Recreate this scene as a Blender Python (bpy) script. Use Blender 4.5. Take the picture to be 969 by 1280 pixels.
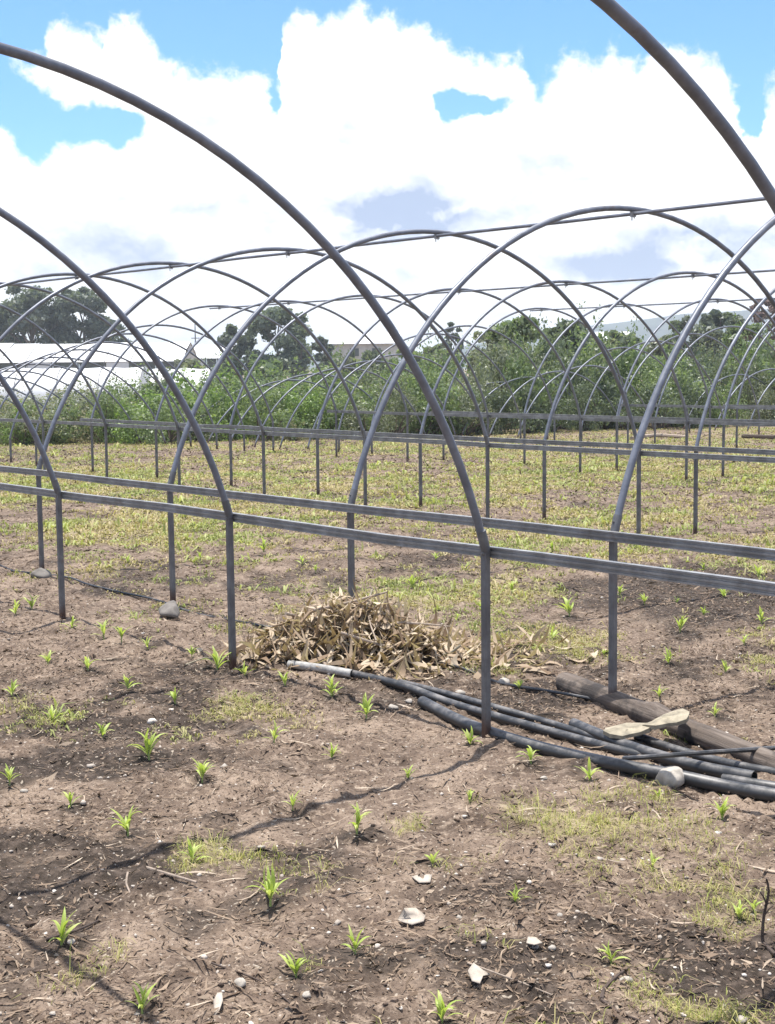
import bpy, math, random
import numpy as np
from mathutils import Matrix, Vector
random.seed(7)
RNG = np.random.default_rng(7)
for o in list(bpy.data.objects): bpy.data.objects.remove(o)
scene = bpy.context.scene
COL = scene.collection

# ------------------------------------------------------------------ camera
CAM_H = 1.6555                    # eye height, metres
F = 1751.1                        # focal length in pixels of the 969 x 1280 photograph
PITCH, ROLL = 0.10335, -0.00895
_s, _c = math.sin(PITCH), math.cos(PITCH)
_fw = Vector((0, _c, -_s)); _up0 = Vector((0, _s, _c)); _x0 = Vector((1, 0, 0))
_rt = _x0*math.cos(ROLL) + _up0*math.sin(ROLL)
_up = -_x0*math.sin(ROLL) + _up0*math.cos(ROLL)
cam_data = bpy.data.cameras.new('camera'); cam = bpy.data.objects.new('camera', cam_data); COL.objects.link(cam)
cam_data.sensor_fit = 'VERTICAL'; cam_data.sensor_height = 24.0; cam_data.lens = 24.0*F/1280
cam_data.clip_start = 0.05; cam_data.clip_end = 20000
m = Matrix.Identity(4)
for i in range(3):
    m[i][0] = _rt[i]; m[i][1] = _up[i]; m[i][2] = -_fw[i]
m[0][3], m[1][3], m[2][3] = 0, 0, CAM_H
cam.matrix_world = m
scene.camera = cam

def ray(px, py):
    return _rt*((px-484.5)/F) + _up*(-(py-640)/F) + _fw
def G(px, py, z=0.0):             # pixel -> point on the horizontal plane at height z
    d = ray(px, py); t = (z-CAM_H)/d.z
    return Vector((d.x*t, d.y*t, z))
def AT(px, py, Y):                # pixel -> point at depth Y
    d = ray(px, py); t = Y/d.y
    return Vector((d.x*t, Y, CAM_H+d.z*t))

# ------------------------------------------------------------------ world, sun, exposure
SUN_EL, SUN_AZ = math.radians(83.0), math.radians(-40.0)
world = bpy.data.worlds.new('World'); scene.world = world; world.use_nodes = True
wt = world.node_tree; wt.nodes.clear()
class NT:
    def __init__(s, t): s.t = t
    def n(s, typ, **kw):
        nd = s.t.nodes.new(typ)
        for k, v in kw.items(): setattr(nd, k, v)
        return nd
    def put(s, sock, v):
        if hasattr(v, 'is_output') or isinstance(v, bpy.types.NodeSocket): s.t.links.new(v, sock)
        else: sock.default_value = v
    def math(s, op, a, b=None, c=None, clamp=False):
        nd = s.n('ShaderNodeMath', operation=op, use_clamp=clamp); s.put(nd.inputs[0], a)
        if b is not None: s.put(nd.inputs[1], b)
        if c is not None: s.put(nd.inputs[2], c)
        return nd.outputs[0]
    def vmath(s, op, a, b=None):
        nd = s.n('ShaderNodeVectorMath', operation=op); s.put(nd.inputs[0], a)
        if b is not None: s.put(nd.inputs[1], b)
        return nd.outputs['Value'] if op in ('LENGTH', 'DOT_PRODUCT') else nd.outputs[0]
    def noise(s, vec, scale, detail=4, rough=.55, dist=0.0, color=False):
        nd = s.n('ShaderNodeTexNoise'); nd.noise_dimensions = '3D'
        if vec is not None: s.put(nd.inputs['Vector'], vec)
        nd.inputs['Scale'].default_value = scale; nd.inputs['Detail'].default_value = detail
        nd.inputs['Roughness'].default_value = rough; nd.inputs['Distortion'].default_value = dist
        return nd.outputs['Color' if color else 'Fac']
    def ramp(s, fac, stops, interp='LINEAR'):
        nd = s.n('ShaderNodeValToRGB'); nd.color_ramp.interpolation = interp; s.put(nd.inputs[0], fac)
        e = nd.color_ramp.elements
        while len(e) > 1: e.remove(e[-1])
        e[0].position = stops[0][0]; e[0].color = (*stops[0][1], 1)
        for p, c in stops[1:]:
            x = e.new(p); x.color = (*c, 1)
        return nd.outputs[0]
    def mix(s, fac, a, b, blend='MIX'):
        nd = s.n('ShaderNodeMix', data_type='RGBA', blend_type=blend)
        s.put(nd.inputs[0], fac)
        for sk, v in ((nd.inputs[6], a), (nd.inputs[7], b)):
            if isinstance(v, tuple) and len(v) == 3: v = (*v, 1)
            s.put(sk, v)
        return nd.outputs[2]
    def smooth(s, v, lo, hi):
        nd = s.n('ShaderNodeMapRange', interpolation_type='SMOOTHSTEP'); s.put(nd.inputs[0], v)
        nd.inputs[1].default_value = lo; nd.inputs[2].default_value = hi
        return nd.outputs[0]
w = NT(wt)
sky = w.n('ShaderNodeTexSky', sky_type='NISHITA', sun_disc=False, sun_elevation=SUN_EL, sun_rotation=SUN_AZ,
          altitude=1500, air_density=1.0, dust_density=0.6, ozone_density=1.0)
gen = w.n('ShaderNodeTexCoord').outputs['Generated']
sep = w.n('ShaderNodeSeparateXYZ'); wt.links.new(gen, sep.inputs[0])
az = w.math('ARCTAN2', sep.outputs[0], sep.outputs[1])
el = w.math('ARCSINE', sep.outputs[2])
ae = w.n('ShaderNodeCombineXYZ'); wt.links.new(az, ae.inputs[0]); wt.links.new(el, ae.inputs[1])
P2 = ae.outputs[0]
# cumulus bank: the height of its upper outline by azimuth, with a few openings; it goes on round the horizon
def azel(px, py):
    d = ray(px, py).normalized(); return math.atan2(d.x, d.y), math.asin(d.z)
OUTL = [(-120,130),(-60,120),(0,84),(40,76),(62,62),(70,36),(110,40),(135,48),(142,28),(165,24),(192,48),(212,78),(242,94),(300,97),(338,102),(350,112),(354,54),(380,24),(402,26),(430,24),
        (446,10),(470,16),(502,30),(540,42),(562,62),(600,74),(640,70),(658,86),(666,112),(682,102),(704,76),(716,72),(742,84),(766,66),(800,84),(820,64),(850,62),(894,78),(906,98),(926,118),(940,150),(954,104),(969,98),(1030,80),(1100,110)]
HOLES = [(75,160,62,28,.9),(150,158,36,22,.9),(20,128,40,28,.9),(40,188,22,22,.6),(342,140,9,24,.6),(600,128,48,13,1.0),(562,138,14,22,.9),(936,138,18,26,.8)]
AZ0, AZ1, EL1 = -.40, .40, .30
fc = w.n('ShaderNodeFloatCurve'); cv = fc.mapping.curves[0]
pts = [((azel(x, 200)[0]-AZ0)/(AZ1-AZ0), azel(x, y)[1]/EL1) for x, y in OUTL]
cv.points[0].location = (0, pts[0][1]); cv.points[1].location = (1, pts[-1][1])
for p_ in pts:
    q_ = cv.points.new(*p_); q_.handle_type = 'AUTO_CLAMPED'
fc.mapping.update()
warp = w.noise(P2, 30, 4, .62, color=True)
wv = w.n('ShaderNodeVectorMath', operation='SCALE')
wt.links.new(w.vmath('SUBTRACT', warp, (.5, .5, .5)), wv.inputs[0]); wv.inputs[3].default_value = .022
Pw = w.vmath('ADD', P2, wv.outputs[0])
sw = w.n('ShaderNodeSeparateXYZ'); wt.links.new(Pw, sw.inputs[0])
w.put(fc.inputs['Value'], w.math('DIVIDE', w.math('SUBTRACT', sw.outputs[0], AZ0), AZ1-AZ0, clamp=True))
field = w.math('MULTIPLY', w.math('SUBTRACT', w.math('MULTIPLY', fc.outputs[0], EL1), sw.outputs[1]), F/40)
field = w.math('MINIMUM', field, 1.0)
def gauss(L):
    tot = None
    for (px_, py_, rx, ry, k) in L:
        a_, e_ = azel(px_, py_)
        q = w.vmath('MULTIPLY', w.vmath('SUBTRACT', Pw, (a_, e_, 0)), (F/rx, F/ry, 0))
        g = w.math('MULTIPLY', w.math('EXPONENT', w.math('MULTIPLY', w.vmath('DOT_PRODUCT', q, q), -1.0)), k)
        tot = g if tot is None else w.math('ADD', tot, g)
    return tot
field = w.math('SUBTRACT', field, w.math('MULTIPLY', gauss(HOLES), 1.9))
big = w.noise(w.vmath('MULTIPLY', gen, (1, 1, 1.6)), 3.2, 4, .58, .3)
high = w.math('MULTIPLY', w.math('SUBTRACT', big, .46), 7.0)           # scattered clouds of the same kind higher up
field = w.math('MAXIMUM', field, w.math('SUBTRACT', high, w.math('MULTIPLY', w.smooth(el, .42, .30), 6.0)))
fine = w.noise(P2, 75, 5, .62, .2)
field = w.math('ADD', field, w.math('MULTIPLY', w.math('SUBTRACT', fine, .5), 1.5))
cover = w.smooth(field, -.30, .42)
shade = w.noise(w.vmath('MULTIPLY', Pw, (1, 1.7, 1)), 13, 4, .6)
PATCH = [(505,268,85,26,2.2),(690,230,70,30,.3),(235,262,40,14,.7),(140,240,30,12,.6),(860,290,60,16,.7),(150,300,200,30,.5),(900,300,110,26,.6),(300,350,260,20,.3),(760,330,160,20,.4),(420,180,40,30,.35),(790,330,120,20,.6)]
grey = w.math('MULTIPLY', gauss(PATCH), w.smooth(shade, .28, .56), clamp=True)
grey = w.math('ADD', grey, w.math('MULTIPLY', w.smooth(shade, .46, .72), .55), clamp=True)
cloud = w.mix(grey, (8.3, 8.3, 8.4), (2.7, 3.4, 4.9))
skyb = w.mix(1.0, sky.outputs[0], (.62, 1.0, 1.36), 'MULTIPLY')
skyc = w.mix(cover, skyb, cloud)
bg = w.n('ShaderNodeBackground'); wt.links.new(skyc, bg.inputs[0]); bg.inputs[1].default_value = 0.1
world.cycles.sampling_method = 'MANUAL'; world.cycles.sample_map_resolution = 512
wo = w.n('ShaderNodeOutputWorld'); wt.links.new(bg.outputs[0], wo.inputs[0])

sl = bpy.data.lights.new('sun', 'SUN'); sl.energy = 4.8; sl.angle = math.radians(.4); sl.color = (1, .96, .9)
so = bpy.data.objects.new('sun', sl); COL.objects.link(so)
sd = Vector((math.sin(SUN_AZ)*math.cos(SUN_EL), math.cos(SUN_AZ)*math.cos(SUN_EL), math.sin(SUN_EL)))
so.rotation_euler = sd.to_track_quat('Z', 'Y').to_euler(); so.location = (0, 0, 40)
vs = scene.view_settings
vs.view_transform = 'Standard'; vs.look = 'None'; vs.gamma = 1.0; vs.exposure = 0.82; vs.use_curve_mapping = False

# ------------------------------------------------------------------ helpers
def tag(o, label=None, cat=None, group=None, kind=None):
    if label: o['label'] = label
    if cat: o['category'] = cat
    if group: o['group'] = group
    if kind: o['kind'] = kind
    return o
def empty(name, loc, rz=0.0):
    o = bpy.data.objects.new(name, None); COL.objects.link(o); o.location = loc; o.rotation_euler = (0, 0, rz)
    o.empty_display_size = .1
    return o
def mesh_np(name, V, Fc, mat=None, smooth=False):
    V = np.asarray(V, dtype=np.float32).reshape(-1, 3)
    me = bpy.data.meshes.new(name)
    if isinstance(Fc, np.ndarray):
        n, k = Fc.shape
        me.vertices.add(len(V)); me.vertices.foreach_set('co', V.ravel())
        me.loops.add(n*k); me.loops.foreach_set('vertex_index', Fc.astype(np.int32).ravel())
        me.polygons.add(n); me.polygons.foreach_set('loop_start', np.arange(0, n*k, k, dtype=np.int32))
        me.update(calc_edges=True)
    else:
        me.from_pydata([tuple(map(float, v)) for v in V], [], [tuple(int(i) for i in f) for f in Fc]); me.update()
    if smooth: me.polygons.foreach_set('use_smooth', np.ones(len(me.polygons), dtype=bool))
    if mat: me.materials.append(mat)
    return me
def link(name, me, parent=None, loc=None, rot=None):
    o = bpy.data.objects.new(name, me); COL.objects.link(o)
    if parent: o.parent = parent
    if loc is not None: o.location = loc
    if rot is not None: o.rotation_euler = rot
    return o
class MB:                          # collects shapes into one mesh
    def __init__(s): s.v = []; s.f = []
    def add(s, V, Fc):
        b = len(s.v); s.v += [tuple(map(float, x)) for x in V]; s.f += [tuple(i+b for i in q) for q in Fc]; return s
    def box(s, x0, x1, y0, y1, z0, z1):
        V = [(x, y, z) for z in (z0, z1) for y in (y0, y1) for x in (x0, x1)]
        return s.add(V, [(0,2,3,1), (4,5,7,6), (0,1,5,4), (2,6,7,3), (0,4,6,2), (1,3,7,5)])
    def tube(s, pts, rad, seg=8, wall=0.0, squash=1.0):
        pts = [Vector(p) for p in pts]; n = len(pts)
        rad = [rad]*n if not hasattr(rad, '__len__') else rad
        rings = []; ref = None
        for i, p in enumerate(pts):
            t = (pts[min(i+1, n-1)]-pts[max(i-1, 0)]).normalized()
            if ref is None:
                ref = Vector((0, 0, 1)) if abs(t.z) < .9 else Vector((1, 0, 0))
            a = (ref - t*ref.dot(t)).normalized(); b = t.cross(a); ref = a
            rings.append((p, a, b, rad[i]))
        V = []; Fc = []
        def ring(k, sc):
            p, a, b, r = rings[k]
            for j in range(seg):
                th = 2*math.pi*j/seg
                V.append(p + (a*math.cos(th)*squash + b*math.sin(th))*r*sc)
        for k in range(n): ring(k, 1)
        for k in range(n-1):
            for j in range(seg):
                j2 = (j+1) % seg
                Fc.append((k*seg+j, k*seg+j2, (k+1)*seg+j2, (k+1)*seg+j))
        if wall <= 0:
            Fc.append(tuple(range(seg))[::-1]); Fc.append(tuple((n-1)*seg+j for j in range(seg)))
        else:
            for end, k in ((0, 0), (1, n-1)):
                b0 = len(V); ring(k, 1-wall)
                p, a, b, r = rings[k]
                t = (pts[1]-pts[0]).normalized() if end == 0 else (pts[-2]-pts[-1]).normalized()
                b1 = len(V)
                for j in range(seg): V.append(V[b0+j] + t*r*6)
                for j in range(seg):
                    j2 = (j+1) % seg
                    o = k*seg
                    q1 = (o+j, o+j2, b0+j2, b0+j); q2 = (b0+j, b0+j2, b1+j2, b1+j)
                    Fc.append(q1[::-1] if end == 0 else q1); Fc.append(q2[::-1] if end == 0 else q2)
                q = tuple(b1+j for j in range(seg)); Fc.append(q)
        return s.add(V, Fc)
    def mesh(s, name, mat, smooth=False):
        me = mesh_np(name, s.v, s.f, mat)
        if smooth:
            me.polygons.foreach_set('use_smooth', np.ones(len(me.polygons), dtype=bool))
            try: me.set_sharp_from_angle(angle=math.radians(40))
            except Exception: pass
        return me
    def build(s, name, mat, parent=None, smooth=False):
        return link(name, s.mesh(name, mat, smooth), parent)

def _hash(ix, iy, seed):
    h = (ix.astype(np.int64)*374761393 + iy.astype(np.int64)*668265263 + seed*982451653) & 0xffffffff
    h = ((h ^ (h >> 13))*1274126177) & 0xffffffff
    return ((h ^ (h >> 16)) & 0xffff)/65535.0
def vnoise(x, y, seed=0):
    x = np.asarray(x, float); y = np.asarray(y, float)
    ix = np.floor(x); iy = np.floor(y); fx = x-ix; fy = y-iy
    fx = fx*fx*(3-2*fx); fy = fy*fy*(3-2*fy)
    a = _hash(ix, iy, seed); b = _hash(ix+1, iy, seed); c = _hash(ix, iy+1, seed); d = _hash(ix+1, iy+1, seed)
    return (a*(1-fx)+b*fx)*(1-fy) + (c*(1-fx)+d*fx)*fy
def fbm(x, y, oct=4, seed=0, gain=.5):
    t = 0; a = 1; s = 0
    for k in range(oct):
        t = t + a*vnoise(x*2**k+17.3*k, y*2**k-9.1*k, seed+k); s += a; a *= gain
    return t/s
def sstep(v, lo, hi):
    t = np.clip((v-lo)/(hi-lo), 0, 1); return t*t*(3-2*t)

def mat(name):
    mt = bpy.data.materials.new(name); mt.use_nodes = True
    t = NT(mt.node_tree); b = mt.node_tree.nodes['Principled BSDF']
    return mt, t, b
def objrand(t): return t.n('ShaderNodeObjectInfo').outputs['Random']
def island(t): return t.n('ShaderNodeNewGeometry').outputs['Random Per Island']
def bump(t, b, h, strength=.4, dist=.01):
    n = t.n('ShaderNodeBump'); n.inputs['Strength'].default_value = strength; n.inputs['Distance'].default_value = dist
    t.put(n.inputs['Height'], h); t.put(b.inputs['Normal'], n.outputs[0])

# --- materials
def steel_mat(name, base, lo, rough, metal):
    mt, t, b = mat(name)
    pos = t.n('ShaderNodeNewGeometry').outputs['Position']
    n1 = t.noise(pos, 9, 6, .65); n2 = t.noise(pos, 60, 3, .6)
    c = t.mix(t.smooth(n1, .35, .7), lo, base)
    c = t.mix(t.math('MULTIPLY', t.smooth(n2, .60, .78), .18), c, (.16, .13, .11))
    n4 = t.noise(pos, 3.1, 5, .7, .6)
    c = t.mix(t.math('MULTIPLY', t.smooth(n4, .60, .74), .55), c, (.115, .072, .048))
    z = t.n('ShaderNodeSeparateXYZ'); t.put(z.inputs[0], pos)
    foot = t.math('MULTIPLY', t.smooth(t.math('ADD', z.outputs[2], t.math('MULTIPLY', n1, .14)), .22, .11), .95)
    c = t.mix(foot, c, (.075, .038, .025))
    t.put(b.inputs['Base Color'], c); b.inputs['Metallic'].default_value = metal
    t.put(b.inputs['Roughness'], t.math('ADD', rough, t.math('MULTIPLY', n1, .25)))
    bump(t, b, n2, .12, .002)
    return mt
M_TUBE = steel_mat('galvanised_tube', (.19, .203, .24), (.12, .13, .155), .32, .30)
M_POST = steel_mat('galvanised_post', (.17, .172, .178), (.10, .10, .105), .42, .3)
M_RAIL = steel_mat('galvanised_channel', (.33, .33, .33), (.19, .188, .185), .36, .4)

def leaf_mat(name, stops, trans=.35, rough=.5, noise_scale=.0, nc=None, spec=.4):
    mt, t, b = mat(name)
    r = t.math('ADD', t.math('MULTIPLY', island(t), .6), t.math('MULTIPLY', objrand(t), .4))
    c = t.ramp(r, stops)
    if noise_scale:
        pos = t.n('ShaderNodeNewGeometry').outputs['Position']
        c = t.mix(t.smooth(t.noise(pos, noise_scale, 3), .42, .62), c, nc)
    t.put(b.inputs['Base Color'], c); b.inputs['Roughness'].default_value = rough
    b.inputs['Specular IOR Level'].default_value = spec
    tr = t.n('ShaderNodeBsdfTranslucent'); t.put(tr.inputs[0], t.mix(1.0, c, (1.2, 1.25, .7), 'MULTIPLY'))
    mx = t.n('ShaderNodeMixShader'); mx.inputs[0].default_value = trans
    out = mt.node_tree.nodes['Material Output']
    t.put(mx.inputs[1], b.outputs[0]); t.put(mx.inputs[2], tr.outputs[0]); t.put(out.inputs[0], mx.outputs[0])
    return mt
M_MAIZE = leaf_mat('maize_leaf', [(0, (.24, .34, .06)), (.5, (.38, .47, .11)), (1, (.56, .58, .24))], .4, .5)
M_STEM = leaf_mat('maize_stem', [(0, (.24, .34, .09)), (1, (.34, .40, .14))], .15, .5)
M_WEED = leaf_mat('weed_blade', [(0, (.17, .22, .05)), (.35, (.27, .30, .08)), (.65, (.40, .36, .15)), (1, (.50, .44, .24))], .3, .7, spec=.2)
M_WEEDF = leaf_mat('field_weed', [(0, (.16, .17, .06)), (.35, (.30, .27, .11)), (.7, (.43, .36, .20)), (1, (.52, .43, .28))], .3, .7, .9, (.27, .30, .11), spec=.2)
M_BROAD = leaf_mat('broad_weed', [(0, (.18, .23, .07)), (.5, (.30, .34, .11)), (1, (.44, .44, .19))], .35, .6)
M_STRAW = leaf_mat('straw_litter', [(0, (.03, .021, .015)), (.45, (.12, .082, .057)), (.85, (.26, .195, .14)), (1, (.50, .42, .33))], .05, .8, spec=.2)
M_FLIT = leaf_mat('field_litter', [(0, (.05, .036, .028)), (.4, (.13, .09, .065)), (.75, (.26, .20, .145)), (1, (.50, .42, .33))], .05, .8, spec=.2)
M_HUSK = leaf_mat('dry_husk', [(0, (.09, .058, .038)), (.3, (.25, .175, .115)), (.65, (.46, .37, .27)), (1, (.66, .58, .46))], .2, .75, spec=.2)
M_BUSH = [leaf_mat('bush_leaf_dark', [(0, (.085, .112, .075)), (.5, (.14, .175, .115)), (1, (.23, .265, .185))], .45, .42),
          leaf_mat('bush_leaf_mid', [(0, (.105, .150, .070)), (.5, (.17, .225, .11)), (1, (.27, .32, .18))], .45, .42),
          leaf_mat('bush_leaf_olive', [(0, (.11, .13, .085)), (.5, (.18, .20, .135)), (1, (.28, .30, .22))], .4, .45),
          leaf_mat('bush_leaf_dry', [(0, (.17, .155, .095)), (.5, (.26, .24, .15)), (1, (.37, .34, .24))], .35, .7),
          leaf_mat('bush_leaf_lime', [(0, (.12, .20, .05)), (.5, (.18, .27, .08)), (1, (.28, .36, .14))], .42, .45)]
M_TREE = leaf_mat('tree_leaf', [(0, (.075, .095, .075)), (.5, (.115, .14, .105)), (1, (.17, .195, .15))], .4, .45)
M_TREEB = leaf_mat('tree_leaf_bluish', [(0, (.080, .11, .080)), (.5, (.125, .155, .11)), (1, (.18, .21, .15))], .4, .45)
M_TWIGC = leaf_mat('bare_twig_crown', [(0, (.15, .10, .09)), (1, (.27, .20, .18))], .1, .7)

def plain(name, col, rough=.7, metal=0, var=.25, scale=20, bmp=.3, bd=.004, spec=.4):
    mt, t, b = mat(name)
    pos = t.n('ShaderNodeTexCoord').outputs['Object']
    n1 = t.noise(pos, scale, 5, .62)
    lo = tuple(x*(1-var*1.6) for x in col); hi = tuple(min(1, x*(1+var)) for x in col)
    t.put(b.inputs['Base Color'], t.ramp(n1, [(.3, lo), (.7, hi)]))
    b.inputs['Roughness'].default_value = rough; b.inputs['Metallic'].default_value = metal
    b.inputs['Specular IOR Level'].default_value = spec
    if bmp: bump(t, b, t.noise(pos, scale*3, 4, .6), bmp, bd)
    return mt
M_BARK = plain('bark', (.12, .09, .07), .9, scale=6)
M_STONE = plain('pale_stone', (.36, .325, .28), .85, scale=25, bd=.006)
M_GREYSTONE = plain('grey_stone', (.16, .145, .13), .9, scale=18, bd=.008)
M_STICK = plain('dry_stick', (.30, .24, .19), .85, scale=40)
M_DARKSTICK = plain('dark_stick', (.07, .05, .04), .85, scale=40)
M_WHITEPL = plain('white_plastic_sheet', (.66, .67, .67), .55, var=.10, scale=.8, bmp=.1)
M_PALEWALL = plain('pale_wall', (.55, .52, .48), .85, var=.12, scale=2)
M_ROOF = plain('sheet_roof', (.62, .62, .62), .6, var=.12, scale=2)
M_DARKGAP = plain('dark_mesh', (.10, .11, .10), .8, scale=3)
M_SLAB = plain('pale_bark_slab', (.27, .235, .17), .8, var=.35, scale=14, bd=.004)
def pipe_mat():
    mt, t, b = mat('black_polyethylene')
    pos = t.n('ShaderNodeNewGeometry').outputs['Position']
    n1 = t.noise(pos, 14, 6, .7); n2 = t.noise(pos, 90, 3, .6)
    nz = t.n('ShaderNodeSeparateXYZ'); t.put(nz.inputs[0], t.n('ShaderNodeNewGeometry').outputs['Normal'])
    dust = t.math('MULTIPLY', t.smooth(n1, .38, .75), t.smooth(nz.outputs[2], .1, .9))
    c = t.mix(t.math('MULTIPLY', dust, .8), (.026, .027, .029), (.22, .205, .195))
    t.put(b.inputs['Base Color'], c)
    t.put(b.inputs['Roughness'], t.math('ADD', .30, t.math('MULTIPLY', n1, .3)))
    bump(t, b, n2, .1, .002)
    return mt
M_PIPE = pipe_mat()
M_PALEPIPE = plain('scuffed_pipe_end', (.34, .33, .31), .6, var=.3, scale=30)
def log_mat():
    mt, t, b = mat('weathered_log')
    pos = t.n('ShaderNodeTexCoord').outputs['Object']
    g = t.n('ShaderNodeMapping'); t.put(g.inputs[0], pos); g.inputs['Scale'].default_value = (2.2, 42, 42)
    gr = t.noise(g.outputs[0], 1.0, 7, .68, .4); n1 = t.noise(pos, 5, 5, .6)
    c = t.ramp(gr, [(.28, (.035, .026, .021)), (.5, (.11, .085, .068)), (.75, (.23, .19, .158))])
    c = t.mix(t.smooth(n1, .50, .64), c, (.030, .024, .021))
    t.put(b.inputs['Base Color'], c); b.inputs['Roughness'].default_value = .9
    bump(t, b, gr, .7, .012)
    return mt
M_LOG = log_mat()

# ------------------------------------------------------------------ layout of the tunnel rows (metres)
TH = 0.87044
NN = Vector((math.sin(TH), math.cos(TH), 0)); DD = Vector((-math.cos(TH), math.sin(TH), 0))
SP = 2.0; NA = 4.236; GAP = .8456; WID = 5.008; U0 = 4.361; RAIL_H = .847; RISE = 1.869
def nu(n, u, z=0.0): return Vector((n*NN.x+u*DD.x, n*NN.y+u*DD.y, z))
def hedge_y(x):                    # depth of the hedge foot at x
    return np.interp(x, [-30, -8, 0, 8, 30], [31, 31, 32.5, 36.5, 40])

# ------------------------------------------------------------------ ground: masks shared by soil and plants
def gpatch(X, Y, L):
    s = 0
    for (px, py, rx, ry, k) in L:
        c = G(px, py); sc = c.y/F
        dx = (X-c.x)/(rx*sc); dy = (Y-c.y)/max(.02, (G(px, py-ry).y-G(px, py+ry).y)/2)
        s = s + k*np.exp(-(dx*dx+dy*dy))
    return s
SEED = [(77,1182,66,5),(178,1266,50,4),(338,1128,44,8),(240,1080,40,5),(446,1042,46,7),(160,1042,34,5),(88,1008,30,4),(253,975,30,5),(186,948,36,6),(12,980,34,5),
        (366,1010,24,4),(415,948,28,5),(343,926,28,5),(65,902,24,4),(128,922,30,5),(510,974,22,4),(587,1004,22,4),(664,955,34,5),(737,976,30,4),(588,932,20,4),
        (823,999,22,4),(903,1026,34,7),(644,1130,34,5),(541,1081,24,3),(444,1192,36,5),(764,1204,38,6),(553,1278,44,6),(370,1222,36,4),(942,1140,30,3),(924,1148,28,4),
        (816,1086,20,4),(160,862,26,4),(110,838,24,4),(90,786,24,5),(60,830,22,4),(130,797,24,5),(185,812,24,5),(219,880,24,4),(458,895,26,5),(415,872,34,6),
        (356,858,24,4),(272,838,30,5),(306,846,24,4),(152,800,22,4),(20,768,30,5),(40,762,24,4),(15,870,20,4),(240,820,20,4),
        (824,872,28,5),(894,896,26,5),(836,830,34,6),(850,790,34,6),(907,842,24,5),(930,806,28,5),(952,780,28,5),(880,770,26,5),(806,756,26,5),(712,770,34,6),
        (755,820,20,4),(775,745,22,4),(690,800,26,5),(571,776,22,4),(617,835,22,4),(650,862,20,4),(948,722,30,5),(905,748,24,4),(846,755,22,4),(735,705,24,5),
        (640,742,26,5),(600,760,22,4),(690,690,22,4),(515,735,24,5),(395,715,20,4),(160,705,22,4),(330,690,24,5),(250,700,20,4),(378,706,20,4),(545,700,22,4),(880,715,22,4)]
WEEDP = [(700,1042,95,22,.9),(255,1065,50,22,.9),(585,1090,60,30,.7),(300,885,55,14,1.0),(130,1225,90,30,.6),(885,1268,90,22,1.0),
         (510,1032,35,20,.8),(640,800,70,30,.5),(690,735,70,22,.6),(560,745,90,20,.8),(380,1050,40,15,.5),(760,1130,60,20,.3),(370,1215,40,18,.5),
         (150,655,130,14,.7),(800,735,190,22,-.9),(900,775,140,34,-.7),(700,760,120,16,-.3),(590,840,60,24,.4),(720,800,60,14,.5),(860,600,80,14,.4),(650,600,60,12,.4)]
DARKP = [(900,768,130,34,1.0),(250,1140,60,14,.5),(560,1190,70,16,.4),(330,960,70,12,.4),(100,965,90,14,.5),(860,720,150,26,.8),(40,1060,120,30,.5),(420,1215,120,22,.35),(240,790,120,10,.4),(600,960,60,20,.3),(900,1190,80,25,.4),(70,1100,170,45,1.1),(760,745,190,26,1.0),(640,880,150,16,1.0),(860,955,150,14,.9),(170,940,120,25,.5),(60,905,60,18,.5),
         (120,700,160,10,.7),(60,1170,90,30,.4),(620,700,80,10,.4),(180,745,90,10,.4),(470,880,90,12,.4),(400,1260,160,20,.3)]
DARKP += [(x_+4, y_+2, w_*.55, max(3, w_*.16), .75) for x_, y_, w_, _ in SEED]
def weed_mask(X, Y):
    far = sstep(X*NN.x+Y*NN.y, 4.6, 7.5)
    n1 = fbm(X*.9, Y*.9, 4, 3); n2 = fbm(X*3.1, Y*3.1, 3, 11)
    n3 = fbm(X*7.5, Y*7.5, 2, 15)
    n4 = fbm(X*.45+3, Y*.45, 3, 19)
    base = (n1-.60)*1.6 + far*.50 + sstep(Y, 11, 20)*.22 + (n2-.5)*1.2 + (n3-.5)*1.3*far + (n4-.5)*1.0*far
    return np.clip(base + gpatch(X, Y, WEEDP), 0, 1)
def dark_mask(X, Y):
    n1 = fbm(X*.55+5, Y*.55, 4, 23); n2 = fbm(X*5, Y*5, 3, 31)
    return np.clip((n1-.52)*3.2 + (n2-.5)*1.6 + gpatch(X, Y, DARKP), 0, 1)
def ground_h(X, Y):
    X = np.asarray(X, float); Y = np.asarray(Y, float)
    near = 1-sstep(Y, 9, 22)
    h = (fbm(X*.35, Y*.35, 2, 41)-.5)*.05*(1-sstep(Y, 40, 60))
    h = h + (fbm(X*2.3, Y*2.3, 3, 43)-.5)*.055*(.35+.65*near)
    h = h + (fbm(X*9, Y*9, 3, 47)-.5)*.042*near
    h = h + np.maximum(fbm(X*16, Y*16, 2, 53)-.52, 0)*.075*near
    return h
def gh(x, y): return float(ground_h(np.array([x]), np.array([y]))[0])
def on(px, py):                    # pixel -> point on the soil
    p = G(px, py)
    for _ in range(3): p = G(px, py, gh(p.x, p.y))
    return p

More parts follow.
